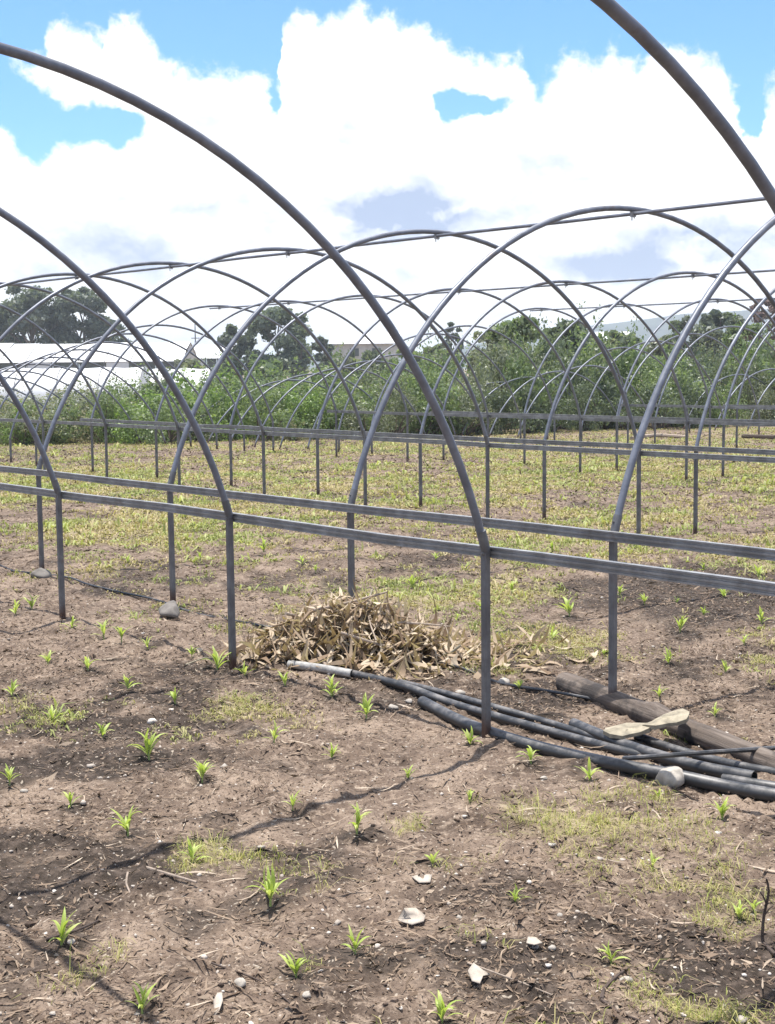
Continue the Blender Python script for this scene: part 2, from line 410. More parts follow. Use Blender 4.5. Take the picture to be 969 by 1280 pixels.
def axis(segs):
    out = []
    for a, b, s0, s1 in segs:
        x = a; n = 0
        L = b-a; k = max(2, int(round(L/((s0+s1)/2)))) if s0 == s1 else None
        if k: out += list(np.linspace(a, b, k, endpoint=False)); continue
        r = (s1/s0); steps = max(2, int(math.log(max(r, 1/r))/math.log(1.045)))
        t = np.linspace(0, 1, steps, endpoint=False); g = r**t; g = np.cumsum(g); g = np.concatenate([[0], g[:-1]])/g[-1]
        out += list(a+(b-a)*g)
    return out
ys = axis([(2.9, 8.2, .026, .026), (8.2, 14, .03, .09), (14, 45, .10, .6), (45, 400, .8, 18), (400, 2600, 20, 300)]) + [2600]
ys = [-300, -60, -15, -4, -1, .5, 1.5, 2.2, 2.6] + ys
xh = axis([(0, 3.4, .034, .034), (3.4, 9, .04, .16), (9, 40, .2, 2.0), (40, 2300, 3, 260)]) + [2300]
xs = [-v for v in xh[:0:-1]] + xh
GX, GY = np.meshgrid(np.array(xs), np.array(ys))
V = np.stack([GX, GY, ground_h(GX, GY)], -1).reshape(-1, 3)
nx, ny = len(xs), len(ys)
ii = (np.arange(ny-1)[:, None]*nx+np.arange(nx-1)[None, :]).ravel()
Fq = np.stack([ii, ii+1, ii+1+nx, ii+nx], 1)
def ground_mat():
    mt, t, b = mat('tilled_soil')
    pos = t.n('ShaderNodeNewGeometry').outputs['Position']
    aw = t.n('ShaderNodeAttribute'); aw.attribute_name = 'weed'
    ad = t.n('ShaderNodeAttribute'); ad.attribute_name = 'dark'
    n1 = t.noise(pos, 2.5, 6, .65); n2 = t.noise(pos, 24, 5, .65); n3 = t.noise(pos, 95, 4, .65)
    soil = t.ramp(n1, [(.32, (.055, .039, .029)), (.5, (.145, .106, .080)), (.68, (.27, .205, .155))])
    soil = t.mix(t.math('MULTIPLY', t.smooth(n2, .47, .66), .75), soil, (.31, .24, .183))
    soil = t.mix(t.math('MULTIPLY', t.smooth(n3, .53, .64), .75), soil, (.050, .036, .029))
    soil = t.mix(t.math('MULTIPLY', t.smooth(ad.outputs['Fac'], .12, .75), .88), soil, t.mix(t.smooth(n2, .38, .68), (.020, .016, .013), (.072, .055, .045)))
    vo = t.n('ShaderNodeTexVoronoi'); vo.inputs['Scale'].default_value = 55; t.put(vo.inputs['Vector'], t.vmath('ADD', pos, t.vmath('MULTIPLY', t.noise(pos, 12, 2, color=True), (.12, .12, .12))))
    speck = t.math('MULTIPLY', t.smooth(vo.outputs['Distance'], .30, .16), t.smooth(t.n('ShaderNodeSeparateColor').outputs[0], 0, 1))
    sc = t.n('ShaderNodeSeparateColor'); t.put(sc.inputs[0], vo.outputs['Color'])
    speck = t.math('MULTIPLY', t.smooth(vo.outputs['Distance'], .34, .18), t.math('GREATER_THAN', sc.outputs[0], .74))
    soil = t.mix(t.math('MULTIPLY', speck, .7), soil, (.42, .36, .29))
    wc = t.ramp(t.noise(pos, 7, 5, .7), [(.3, (.15, .12, .065)), (.5, (.29, .24, .14)), (.7, (.44, .37, .24))])
    wm = t.math('MULTIPLY', t.smooth(t.math('ADD', aw.outputs['Fac'], t.math('MULTIPLY', t.math('SUBTRACT', n2, .5), .9)), .25, .95), .62)
    c = t.mix(wm, soil, wc)
    t.put(b.inputs['Base Color'], c); b.inputs['Roughness'].default_value = .95; b.inputs['Specular IOR Level'].default_value = .15
    bump(t, b, t.math('ADD', n2, t.math('MULTIPLY', n3, .6)), .8, .02)
    return mt
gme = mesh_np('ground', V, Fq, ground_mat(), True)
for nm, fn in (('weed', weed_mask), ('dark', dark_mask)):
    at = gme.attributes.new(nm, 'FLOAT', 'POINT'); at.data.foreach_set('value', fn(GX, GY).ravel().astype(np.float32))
ground = link('ground', gme); tag(ground, kind='structure')

# far hills
hv = []; hf = []
hx = np.linspace(-2200, 2200, 160)
ridge = 6 + 16*fbm(hx/180, hx*0+2, 5, 71) + np.interp(hx, [-2200, -500, 30, 90, 160, 230, 320, 600, 2200], [16, 2, 0, 9, 18, 25, 30, 34, 20])
for k, (fr, dy) in enumerate(((0, 0), (.35, 60), (.72, 140), (1, 220), (.2, 480))):
    jit = (fbm(hx/60+k*3, hx*0+k, 4, 77+k)-.5)*12*(k in (1, 2))
    for x, r, j in zip(hx, ridge, jit): hv.append((x, 900+dy-.00003*x*x, max(-2, r*fr+j*(r/45)) if k else -2))
for k in range(4):
    for i in range(len(hx)-1):
        a = k*len(hx)+i; hf.append((a, a+1, a+1+len(hx), a+len(hx)))
hills = link('hills', mesh_np('hills', hv, hf, plain('hill_scrub', (.045, .06, .055), .95, scale=.01, bmp=0), True)); tag(hills, kind='structure')

# ------------------------------------------------------------------ bare tunnel frames
R_T = .0185
Rc = (WID*WID/4+RISE*RISE)/(2*RISE); A_ = math.asin(WID/2/Rc)
def arch_mesh():                   # in the x-z plane: x = across, springing points at 0 and WID
    pts = []
    for k in range(49):
        a = -A_+2*A_*k/48
        pts.append((WID/2+Rc*math.sin(a), 0, RAIL_H+Rc*math.cos(a)-(Rc-RISE)))
    return MB().tube(pts, R_T, 12).mesh('arch', M_TUBE, True)
def post_mesh():                   # square section with softened corners, driven into the soil
    mb = MB(); r = .0170; c = .005; prof = [(r, r-c), (r-c, r), (-r+c, r), (-r, r-c), (-r, -r+c), (-r+c, -r), (r-c, -r), (r, -r+c)]
    zz = [-.25, RAIL_H+.012]; V = [(x, y, z) for z in zz for x, y in prof]
    Fc = [(j, (j+1) % 8, 8+(j+1) % 8, 8+j) for j in range(8)] + [tuple(range(7, -1, -1)), tuple(range(8, 16))]
    return mb.add(V, Fc).mesh('post', M_POST)
def rail_profile(side):            # (across, up) outline of a grooved locking channel; side = the way it faces
    d, hh, g = .030, .0235, .007
    def face(x, s): return [(x, -hh), (x, -hh+.007), (x-s*g, -hh+.009), (x-s*g, -hh+.017), (x, -hh+.019), (x, hh-.019), (x-s*g, hh-.017), (x-s*g, hh-.009), (x, hh-.007), (x, hh)]
    o = face(d, 1) + face(0, -1)[::-1]
    return [(side*a, b) for a, b in o]
def rail_mesh(side, u0, u1):
    pr = rail_profile(side); n = len(pr); us = [u0]
    while us[-1] < u1-1e-6: us.append(min(u1, us[-1]+1.0))
    V = []; rr = random.Random(int(u0*10)+int(u1*10)+side)
    for u in us:
        dz = rr.uniform(-.006, .006); dn = rr.uniform(-.002, .002)
        V += [(a+dn, u, b+dz) for a, b in pr]
    Fc = []
    for k in range(len(us)-1):
        for j in range(n):
            j2 = (j+1) % n; q = (k*n+j, k*n+j2, (k+1)*n+j2, (k+1)*n+j); Fc.append(q if side < 0 else q[::-1])
    Fc.append(tuple(range(n))); Fc.append(tuple((len(us)-1)*n+j for j in range(n))[::-1])
    return mesh_np('rail', V, Fc, M_RAIL)
ARCH = arch_mesh(); POST = post_mesh()
CLAMP = MB().box(-.018, .018, -.012, .012, -.020, .016).tube([(-.012, 0, -.045), (-.012, 0, .0)], .004, 6).tube([(.012, 0, -.03), (.012, 0, .0)], .004, 6).mesh('clamp', M_RAIL)
BOLT = MB().tube([(-.0165, 0, 0), (-.0245, 0, 0)], .009, 6).tube([(-.0245, 0, 0), (-.030, 0, 0)], .0045, 6).mesh('bolt', M_RAIL)
_sp = []
for k in range(4):
    a = -A_+.0009+k*.012; _sp.append((WID/2+Rc*math.sin(a), 0, RAIL_H+Rc*math.cos(a)-(Rc-RISE)+.004))
SLEEVE = MB().tube(_sp, R_T*1.16, 12).tube([(_sp[2][0]-.026, 0, _sp[2][2]), (_sp[2][0]-.014, 0, _sp[2][2])], .006, 6).mesh('sleeve', M_POST, True)
def frame(k, imin, imax, label):
    n0 = NA+GAP+(k-1)*(WID+GAP)
    org = nu(n0, U0)
    root = empty('tunnel_frame', org, math.atan2(NN.y, NN.x))   # local x = across, local y = along (towards DD)
    tag(root, label, 'greenhouse frame', 'bare hoop frames in parallel rows')
    idx = []
    for i in range(imin, imax+1):
        far = nu(n0+WID/2, U0+i*SP)
        lim = hedge_y(far.x)-6.2
        if far.y > lim:                             # towards the hedge the hoops stand ever lower
            st_ = int((far.y-lim)/(SP*DD.y))+1
            if st_ > 5: continue
            dz_ = -.27*st_
            link('arch', ARCH, root, (0, i*SP, dz_), (random.uniform(-.02, .02), 0, 0))
            link('arch', ARCH, root, (0, (i+.5)*SP, dz_-.13), (random.uniform(-.02, .02), 0, 0))
            for xx_ in (0, WID):
                for yy_, top_ in ((i*SP, RAIL_H+dz_), ((i+.5)*SP, RAIL_H+dz_-.13)):
                    if top_ > .08: po = link('post', POST, root, (xx_, yy_, 0)); po.scale.z = top_/RAIL_H
            continue
        idx.append(i)
        lean = random.uniform(-.006, .006)
        link('arch', ARCH, root, (0, i*SP, 0), (lean, 0, 0))
        link('post', POST, root, (0, i*SP, 0), (random.uniform(-.006, .006), 0, random.uniform(-.03, .03)))
        link('post', POST, root, (WID, i*SP, 0), (random.uniform(-.006, .006), 0, random.uniform(-.03, .03)))
        link('clamp', CLAMP, root, (WID/2, i*SP, RAIL_H+RISE-.035))
        if k < 2:
            for xx_, fl in ((0, 1), (WID, -1)):
                link('sleeve', SLEEVE, root, (xx_, i*SP, 0), (0, 0, 0 if fl > 0 else math.pi))
                link('bolt', BOLT, root, (xx_, i*SP, RAIL_H-.006), (0, 0, 0 if fl < 0 else math.pi))
    u0, u1 = min(idx)*SP-.3, max(idx)*SP+.3
    for xx, sd_ in ((-.0170, -1), (WID+.0170, 1)):
        r = link('rail', rail_mesh(sd_, u0, u1), root, (xx, 0, RAIL_H-.004))
    mb = MB(); pts = []; y = u0
    while y < u1: pts.append((WID/2+random.uniform(-.006, .006), y, RAIL_H+RISE-.035+random.uniform(-.004, .004))); y += 1.0
    pts.append((WID/2, u1, RAIL_H+RISE-.035)); mb.tube(pts, .0125, 8)
    mb.build('ridge_purlin', M_TUBE, root, True)
    return root
frame(0, -5, 6, 'bare steel hoop frame whose arches rise over the near soil and nearest post row')
frame(1, -3, 18, 'bare steel hoop frame springing from the post row beside the log and dry heap')
frame(2, -1, 20, 'bare steel hoop frame standing second beyond the black pipes')
frame(3, 0, 20, 'bare steel hoop frame standing third beyond the black pipes')
frame(4, 2, 20, 'bare steel hoop frame standing fourth beyond the black pipes')
frame(5, 5, 20, 'bare steel hoop frame closest to the green hedge, fifth beyond the black pipes')

# ------------------------------------------------------------------ pipes, hose, log, slab, stones
def spline(pts, step=.06):
    P = [Vector(p) for p in pts]; P = [P[0]*2-P[1]] + P + [P[-1]*2-P[-2]]; out = []
    for i in range(1, len(P)-2):
        a, b, c, d = P[i-1:i+3]; n = max(2, int((c-b).length/step))
        for k in range(n):
            t = k/n
            out.append(.5*((2*b)+(c-a)*t+(2*a-5*b+4*c-d)*t*t+(3*b-a-3*c+d)*t**3))
    out.append(P[-2]); return out
def lay(pxs, r, lift=0.0):         # pixels of the pipe's middle -> points lying on the soil
    out = []
    for q in pxs:
        dz = q[2] if len(q) > 2 else lift
        p = G(q[0], q[1], r+dz); base = gh(p.x, p.y); p = G(q[0], q[1], base*.5+r+dz); out.append(p)
    return out
def pipe(pxs, r, label, lift=0.0, name='black_pipe', mt=M_PIPE, wall=.16, seg=14):
    p = spline(lay(pxs, r, lift))
    o = MB().tube(p, r, seg, wall).build(name, mt, None, True)
    return tag(o, label, 'pipe', 'pipes lying on the soil')
pipe([(528,877),(566,897),(607,914),(680,936),(760,954),(840,969),(905,983),(960,993),(1040,1004),(1130,1012)], .028, 'thick black plastic pipe lying along the post row, a white stone beside it')
long_px = [(440,842),(500,856),(560,878),(620,896),(700,918),(770,937),(820,948)]
pp = spline(lay(long_px, .0215, 0.004))
o = MB().tube(pp, .0215, 12, .16).build('black_pipe', M_PIPE, None, True)
tag(o, 'long slim black pipe with a scuffed pale end emerging from the dry heap', 'pipe', 'pipes lying on the soil')
e0 = spline(lay([(362,830),(400,835),(440,842)], .0215, .012))
MB().tube(e0, .0225, 12, .16).build('scuffed_end', M_PALEPIPE, o, True)
pipe([(500,853),(560,868),(620,885),(690,905),(776,932)], .018, 'thin black pipe lying innermost on the log side of the pipe bundle', .004)
pipe([(717,905),(760,923),(800,938),(870,958),(943,972)], .0265, 'short thick black pipe with an open cut end beside the white stone', .012)
pipe([(797,921),(840,936),(890,950),(940,961),(1030,976),(1110,986)], .021, 'slim black pipe running under the pale slab alongside the log', .002)
pipe([(905,974),(950,982),(1010,990),(1090,998)], .0245, 'black pipe emerging beneath the open cut pipe end', .0)
pipe([(780,948,.03),(815,946,.075),(850,943,.09),(910,939,.08),(969,935,.06),(1040,929,.03)], .010, 'thin black hose crossing over the pipes towards the log', 0, 'thin_hose', M_PIPE, .2, 8)

# log
lp = [on(706,862), on(770,888), on(850,916), on(930,948), on(1010,982)]
a, b = lp[0].copy(), lp[-1].copy()
L = (b-a).length; ang = math.atan2(b.y-a.y, b.x-a.x)
V = []; Fc = []; NS, NR = 46, 18
for i in range(NS+1):
    s = i/NS
    for j in range(NR):
        th = 2*math.pi*j/NR
        r = .056-.008*s + .008*(vnoise(np.array([s*9]), np.array([th*1.1]), 3)[0]-.5) + .005*(vnoise(np.array([s*2]), np.array([j*.9]), 9)[0]-.5)
        r += .016*math.exp(-((s-.42)/.03)**2)*(math.cos(th-1.2) > .5)
        if i in (0, NS): r *= .93
        V.append((s*L + (.012*math.sin(th*2+1)-.01 if i == 0 else 0), r*math.cos(th) + .02*math.sin(s*3.0), r*math.sin(th)))
for i in range(NS):
    for j in range(NR): Fc.append((i*NR+j, i*NR+(j+1) % NR, (i+1)*NR+(j+1) % NR, (i+1)*NR+j))
for i in (0, NS):
    c0 = len(V); V.append((i/NS*L + (-.004 if i == 0 else .004), .02*math.sin(i/NS*3.0), 0)); 
    for j in range(NR):
        q = (i*NR+j, i*NR+(j+1) % NR, c0); Fc.append(q[::-1] if i == 0 else q)
lg = link('wooden_log', mesh_np('wooden_log', V, Fc, M_LOG, True), None, (a.x, a.y, .042), (0, 0, ang))
lg.data.set_sharp_from_angle(angle=math.radians(55))
tag(lg, 'weathered grey log lying in the soil beside a post and the black pipes', 'log')

# pale slab lying across pipes and log: a thin curved piece of bark that narrows in the middle
def slab_piece(outl, ctr, z0, z1, x0, x1, label):
    zf = lambda x: z0+(z1-z0)*min(1, max(0, (x-x0)/(x1-x0)))
    top = [G(x, y, zf(x)) for x, y in outl]; c = G(*ctr, zf(ctr[0])); n_ = len(top); V = []; Fc = []
    for mixf, dz in ((0, -.003), (.4, .003), (.75, .001)):
        for p in top: V.append(p.lerp(c, mixf)-c+Vector((0, 0, dz+random.uniform(-.004, .004))))
    V += [p-c-Vector((0, 0, .016+random.uniform(0, .006))) for p in top]
    for lv in (0, 1):
        for i in range(n_):
            j = (i+1) % n_; Fc.append((lv*n_+j, lv*n_+i, (lv+1)*n_+i, (lv+1)*n_+j))
    Fc.append(tuple(2*n_+i for i in range(n_))[::-1]); Fc.append(tuple(3*n_+i for i in range(n_)))
    for i in range(n_): j = (i+1) % n_; Fc.append((i, j, 3*n_+j, 3*n_+i))
    o = link('bark_piece', mesh_np('bark_piece', V, Fc, M_SLAB), None, c); tag(o, label, 'bark')
slab_piece([(754,913),(758,908),(770,905),(783,902),(797,903),(809,902),(817,906),(812,910),(801,914),(790,916),(778,919),(763,917)], (785,910), .085, .095, 754, 817, 'flat beige slab of bark lying level over the black pipes')
slab_piece([(803,906),(814,900),(822,897),(830,892),(840,889),(853,885),(862,888),(861,894),(858,898),(846,901),(836,902),(820,906)], (835,896), .10, .15, 803, 862, 'tilted beige slab of bark with one end on the log')

def icos(sub=2):
    import bmesh
    bm = bmesh.new(); bmesh.ops.create_icosphere(bm, subdivisions=sub, radius=1)
    V = np.array([v.co[:] for v in bm.verts]); Fc = np.array([[v.index for v in f.verts] for f in bm.faces]); bm.free()
    return V, Fc
ICO1, ICO2, ICO3 = icos(1), icos(2), icos(3)
def stone(name, p, size, label, cat, mt, group=None, seed=0, sink=.25, ico=ICO3, facets=9):
    r = np.random.default_rng(seed); V = ico[0].copy()
    for _ in range(facets):                        # cut flat facets
        d = r.normal(size=3); d /= np.linalg.norm(d); c = r.uniform(.55, .85)
        k = V@d; V -= np.outer(np.maximum(k-c, 0), d)
    V *= 1+.06*(r.random((len(V), 1))-.5)
    V = V*np.array(size)/1.0
    o = link(name, mesh_np(name, V, ico[1], mt, False), None, (p.x, p.y, p.z+size[2]*(1-2*sink)*.8), (r.uniform(-.2, .2), r.uniform(-.2, .2), r.uniform(0, 6)))
    tag(o, label, cat, group); return o
stone('stone', on(836,976), (.085, .06, .05), 'white angular stone leaning on the thick black pipe', 'stone', M_STONE, seed=4)
stone('concrete_lump', on(214,770), (.115, .085, .075), 'grey concrete lump round a post foot, larger of the two', 'concrete lump', M_GREYSTONE, seed=8, facets=16)
stone('concrete_lump', on(52,722), (.10, .07, .065), 'grey concrete lump round a post foot, smaller of the two', 'concrete lump', M_GREYSTONE, seed=6)
PALE = [(70,893,9,4),(680,975,10,5),(575,868,11,9),(512,878,9,8),(492,886,12,7),(630,855,14,6),(690,1187,10,6),(700,1145,8,5),(750,1075,10,5),
        (670,1185,10,7),(783,1228,14,10),(385,1245,12,6),(605,1180,8,4),(280,960,10,5),(30,990,8,5),(300,1232,16,8),(575,1148,8,4),(70,1205,10,6),(90,1178,9,5)]
for q, (x, y, wpx, hpx) in enumerate(PALE):
    p = on(x, y); sc = p.y/F
    stone('pebble', p, (wpx*.7*sc, wpx*.55*sc, wpx*.4*sc), 'small pale stone lying loose on the brown soil', 'stone', M_STONE, 'small pale stones', seed=20+q, ico=ICO2, facets=6)
def scrap(pts, z, label, mt, seed):             # dry leaf scrap: outline px -> thin curled sheet
    r = random.Random(seed); P = [on(*q) for q in pts]; c = sum(P, Vector())/len(P)
    top = []; 
    for k, p in enumerate(P): top.append(Vector((p.x, p.y, p.z+z+r.uniform(0, .022))))
    ctr = Vector((c.x, c.y, c.z+z+.004)); n = len(top)
    mids = [(t+ctr)/2+Vector((0, 0, r.uniform(-.003, .006))) for t in top]
    V = top+mids+[ctr]; V2 = [v-Vector((0, 0, .003)) for v in V]; k = len(V)
    Fc = []
    for i in range(n):
        j = (i+1) % n
        Fc += [(i, j, n+j, n+i), (n+i, n+j, 2*n), (k+j, k+i, k+n+i, k+n+j), (k+n+j, k+n+i, k+2*n), (i, k+i, k+j, j)]
    org = c.copy(); o = link('leaf_scrap', mesh_np('leaf_scrap', [v-org for v in V+V2], Fc, mt, True), None, org)
    tag(o, label, 'dry leaf', 'dry leaf scraps')
M_SCRAP = plain('bleached_leaf', (.38, .33, .275), .8, var=.15, scale=30, bd=.002)
scrap([(497,1152),(505,1144),(520,1143),(532,1148),(530,1157),(515,1161),(502,1159)], .004, 'bleached oval leaf scrap lying flat on the soil near a grass patch', M_SCRAP, 1)
scrap([(585,1224),(592,1214),(603,1214),(613,1220),(604,1229),(600,1238),(590,1234)], .004, 'bleached ragged leaf scrap with torn lobes on dark soil', M_SCRAP, 2)
scrap([(267,1255),(272,1248),(278,1246),(279,1258),(274,1272),(268,1272)], .004, 'narrow bleached husk scrap lying on the soil', M_SCRAP, 3)
scrap([(515,1099),(527,1093),(540,1098),(538,1105),(524,1105)], .004, 'small bleached leaf scrap between two grass patches', M_SCRAP, 4)
scrap([(660,1178),(670,1180),(678,1187),(668,1191),(658,1187)], .004, 'small bleached leaf scrap beside twigs', M_SCRAP, 5)

def stick(pxz, r0, r1, label, mt, name='stick', branch=None, cat='stick'):
    P = []
    for q in pxz:
        z = q[2] if len(q) > 2 else 0.0
        if z == 0: p = on(q[0], q[1]); p.z += r0
        else: p = AT(q[0], q[1], q[3])
        P.append(p)
    org = P[0].copy(); P = spline([p-org for p in P], .02); n = len(P)
    mb = MB().tube(P, [r0+(r1-r0)*i/(n-1) for i in range(n)], 7)
    if branch:
        for (k, v, rr) in branch: mb.tube([P[int(k*(n-1))], P[int(k*(n-1))]+Vector(v)*.5+Vector((0, 0, .004)), P[int(k*(n-1))]+Vector(v)], [rr, rr*.8, rr*.5], 6)
    o = mb.build(name, mt, None, True); o.location = org
    tag(o, label, cat); return o
stick([(172,1083),(205,1093),(246,1105)], .006, .004, 'straight bleached stick lying on dark soil', M_STICK)
stick([(58,1176),(95,1165),(132,1149)], .005, .003, 'dark stick lying behind a seedling on dark soil', M_DARKSTICK)
stick([(752,1252),(756,1238),(772,1222),(786,1212)], .006, .003, 'dark crooked twig at the foot of a seedling', M_DARKSTICK)
stick([(752,1252),(775,1268),(800,1278)], .005, .003, 'dark short root end lying on bare soil', M_DARKSTICK)
yb = on(958,1180).y
stick([(969,1196),(956,1182),(953,1172,1,yb),(955,1145,1,yb),(961,1115,1,yb-.02),(958,1098,1,yb-.03)], .006, .003, 'dark bare twig standing upright out of the soil', M_DARKSTICK,
      branch=[(.75, (-.02, 0, .035), .003), (.6, (.025, 0, .03), .003)])
stick([(265,1205),(330,1230),(380,1270)], .003, .002, 'thin brown root lying curved on the soil', M_DARKSTICK)
stick([(585,1205),(640,1225),(690,1245)], .003, .002, 'thin pale straw stem lying on the soil', M_STICK)
stick([(160,1092),(158,1105),(163,1118)], .004, .003, 'short bleached stick end on dark soil near the straight stick', M_STICK)
stick([(790,551),(820,547),(858,549)], .05, .04, 'brown pole lying on the far ground near the hedge', M_STICK, 'pole', cat='pole')
stick([(928,548),(960,549),(1000,551)], .05, .04, 'dark pole lying on the far ground near the hedge', M_DARKSTICK, 'pole', cat='pole')

# ------------------------------------------------------------------ heap of dry stalks
hc = on(450, 825); heap = empty('dry_stalk_heap', (hc.x, hc.y, 0)); tag(heap, 'heap of dry maize stalks and husks piled between the two post rows', 'debris heap')
def heap_h(x, y):                  # local height
    h = .215*np.exp(-((x+.06)/.27)**2-((y-.05)/.22)**2) + .08*np.exp(-(x/.5)**2-(y/.3)**2) + .12*np.exp(-((x+.42)/.22)**2-((y+.02)/.18)**2) +   .10*np.exp(-((x-.34)/.24)**2-((y+.08)/.24)**2)
    return h
def strips(N, pos, length, width, mt, name, up=.35, curl=1.0, segs=4, rng=RNG):
    """bent leaf strips: pos Nx3, heading random"""
    N = len(pos); hd = rng.uniform(0, 2*np.pi, N); pit = rng.normal(0, up, N); L = length; Wd = width
    d = np.stack([np.cos(hd)*np.cos(pit), np.sin(hd)*np.cos(pit), np.sin(pit)], 1)
    s = np.stack([-np.sin(hd), np.cos(hd), rng.normal(0, .5, N)], 1); s /= np.linalg.norm(s, axis=1)[:, None]
    bend = rng.normal(0, curl, N); nrm = np.cross(d, s); yaw = rng.normal(0, curl*.7, N)
    VV = []
    for k in range(segs+1):
        t = k/segs-.5
        wv_ = (Wd*(np.clip(1-abs(2*t)**2.2, .12, 1)))[:, None]
        c = pos + d*(t*L)[:, None] + nrm*(bend*L*(t*t))[:, None] + s*(yaw*L*t*t)[:, None]
        tw = rng.normal(0, .25, N)[:, None]
        VV.append(c-s*wv_-nrm*wv_*tw); VV.append(c+s*wv_+nrm*wv_*tw)
    V = np.stack(VV, 1); k = 2*(segs+1)
    base = np.arange(N)[:, None]*k
    Fs = []
    for q in range(segs): Fs.append(np.stack([base[:, 0]+2*q, base[:, 0]+2*q+1, base[:, 0]+2*q+3, base[:, 0]+2*q+2], 1))
    return mesh_np(name, V.reshape(-1, 3), np.concatenate(Fs), mt)
N = 1700
hx_ = np.concatenate([RNG.normal(-.04, .27, 850), RNG.normal(-.42, .17, 220), RNG.normal(.34, .2, 330), RNG.normal(.5, .34, 300)]); hy_ = np.concatenate([RNG.normal(.04, .19, 850), RNG.normal(-.02, .14, 220), RNG.normal(-.08, .20, 330), RNG.normal(-.02, .28, 300)])
hz_ = heap_h(hx_, hy_)*RNG.uniform(.35, 1.12, N) + .012 + ground_h(hx_+hc.x, hy_+hc.y)
pos = np.stack([hx_, hy_, hz_], 1)
hl = link('husk_litter', strips(N, pos, RNG.uniform(.08, .40, N)*RNG.uniform(.4, 1, N), RNG.uniform(.004, .019, N), M_HUSK, 'husk_litter', .62, .95, 6), heap); tag(hl, kind='stuff')
# a core so that the pile is solid
cg = np.linspace(-.75, .72, 44); cy = np.linspace(-.5, .5, 30); CX, CY = np.meshgrid(cg, cy)
cz = heap_h(CX, CY)*.5*(.8+.5*fbm(CX*12, CY*12, 3, 5)) + ground_h(CX+hc.x, CY+hc.y)-.012
ii = (np.arange(29)[:, None]*44+np.arange(43)[None, :]).ravel()
core = link('packed_core', mesh_np('packed_core', np.stack([CX, CY, cz], -1).reshape(-1, 3), np.stack([ii, ii+1, ii+45, ii+44], 1), plain('rotting_husk', (.07, .048, .034), .95, scale=18, bd=.02), True), heap)
for k in range(30):
    x, y = random.gauss(-.05, .30), random.gauss(.0, .15); z = float(heap_h(x, y))*random.uniform(.8, 1.02)+.03
    hd = random.uniform(0, math.pi); pt_ = random.gauss(0, .3); L = random.uniform(.2, .5); r = random.uniform(.004, .010)
    d = Vector((math.cos(hd)*math.cos(pt_), math.sin(hd)*math.cos(pt_), math.sin(pt_)))*L/2
    c = Vector((x, y, z)); sg = Vector((random.uniform(-.02, .02), random.uniform(-.02, .02), random.uniform(-.01, .03)))
    mb = MB().tube([c-d, c-d*.3+sg, c+d*.4+sg*.6, c+d], [r, r*1.02, r*.85, r*.6], 7)
    mb.build('stalk', random.choice([M_STICK, M_HUSK, M_SLAB]), heap, True)
for (px, py, h_) in ((467, 782, .13), (455, 768, .14)):
    p = AT(px, py+6, hc.y+.22); q = p-hc
    q.z = p.z
    MB().tube([(q.x, q.y, .05), (q.x+.006, q.y, q.z-.02), (q.x+.02, q.y, q.z+h_*.6)], [.016, .015, .009], 7).build('stalk', M_DARKSTICK, heap, True)
for (x0, y0, x1, y1) in ((318, 826, 345, 782), (345, 782, 362, 812), (336, 806, 352, 776), (372, 775, 392, 792)):
    a_, b_ = AT(x0, y0, hc.y+.0)-hc, AT(x1, y1, hc.y+.02)-hc
    a_.z += hc.z; b_.z += hc.z
    MB().tube([a_, (a_+b_)/2+Vector((.006, 0, .006)), b_], [.009, .008, .006], 6).build('stalk', M_SLAB, heap, True)

# ------------------------------------------------------------------ litter, clods and weeds (nobody could count these)
def in_view(N, y0, y1, bias=1.0, margin=.4, rng=RNG):
    yy = y0*(y1/y0)**(rng.random(N)**bias); xx = rng.uniform(-1, 1, N)*(yy*.29+margin)
    return xx, yy
xx, yy = in_view(95000, 3.1, 12.5); 
dens = .35+.65*sstep(fbm(xx*1.6, yy*1.6, 4, 61), .38, .62); k = RNG.random(len(xx)) < dens; xx, yy = xx[k], yy[k]; N = len(xx)
zz = ground_h(xx, yy)+.004; sz = np.exp(RNG.normal(0, .45, N))
lit = link('straw_litter', strips(N, np.stack([xx, yy, zz], 1),   .015*sz, .0015*sz*RNG.uniform(.6, 1.9, N), M_STRAW, 'straw_litter', .22, .5, 2)); tag(lit, 'dry straw and stem bits strewn over the brown soil', 'litter', kind='stuff')
xx, yy = in_view(1500, 3.1, 9.5); N = len(xx)
lit2 = link('stem_litter', strips(N, np.stack([xx, yy, ground_h(xx, yy)+.006], 1), RNG.uniform(.05, .16, N), RNG.uniform(.0015, .0035, N), M_STRAW, 'stem_litter', .12, .35, 4)); tag(lit2, 'longer dry stems and roots strewn over the near soil', 'litter', kind='stuff')
xx, yy = in_view(60000, 6.5, 34, 1.0, .8); N = len(xx); sc_ = np.clip(yy/9, .8, 2.6)
lit3 = link('field_litter', strips(N, np.stack([xx, yy, ground_h(xx, yy)+.006], 1), .030*sc_*np.exp(RNG.normal(0, .45, N)), .0038*sc_*RNG.uniform(.6, 1.8, N), M_FLIT, 'field_litter', .3, .4, 2)); tag(lit3, 'brown plant litter strewn among the weeds under the farther frames', 'litter', kind='stuff')
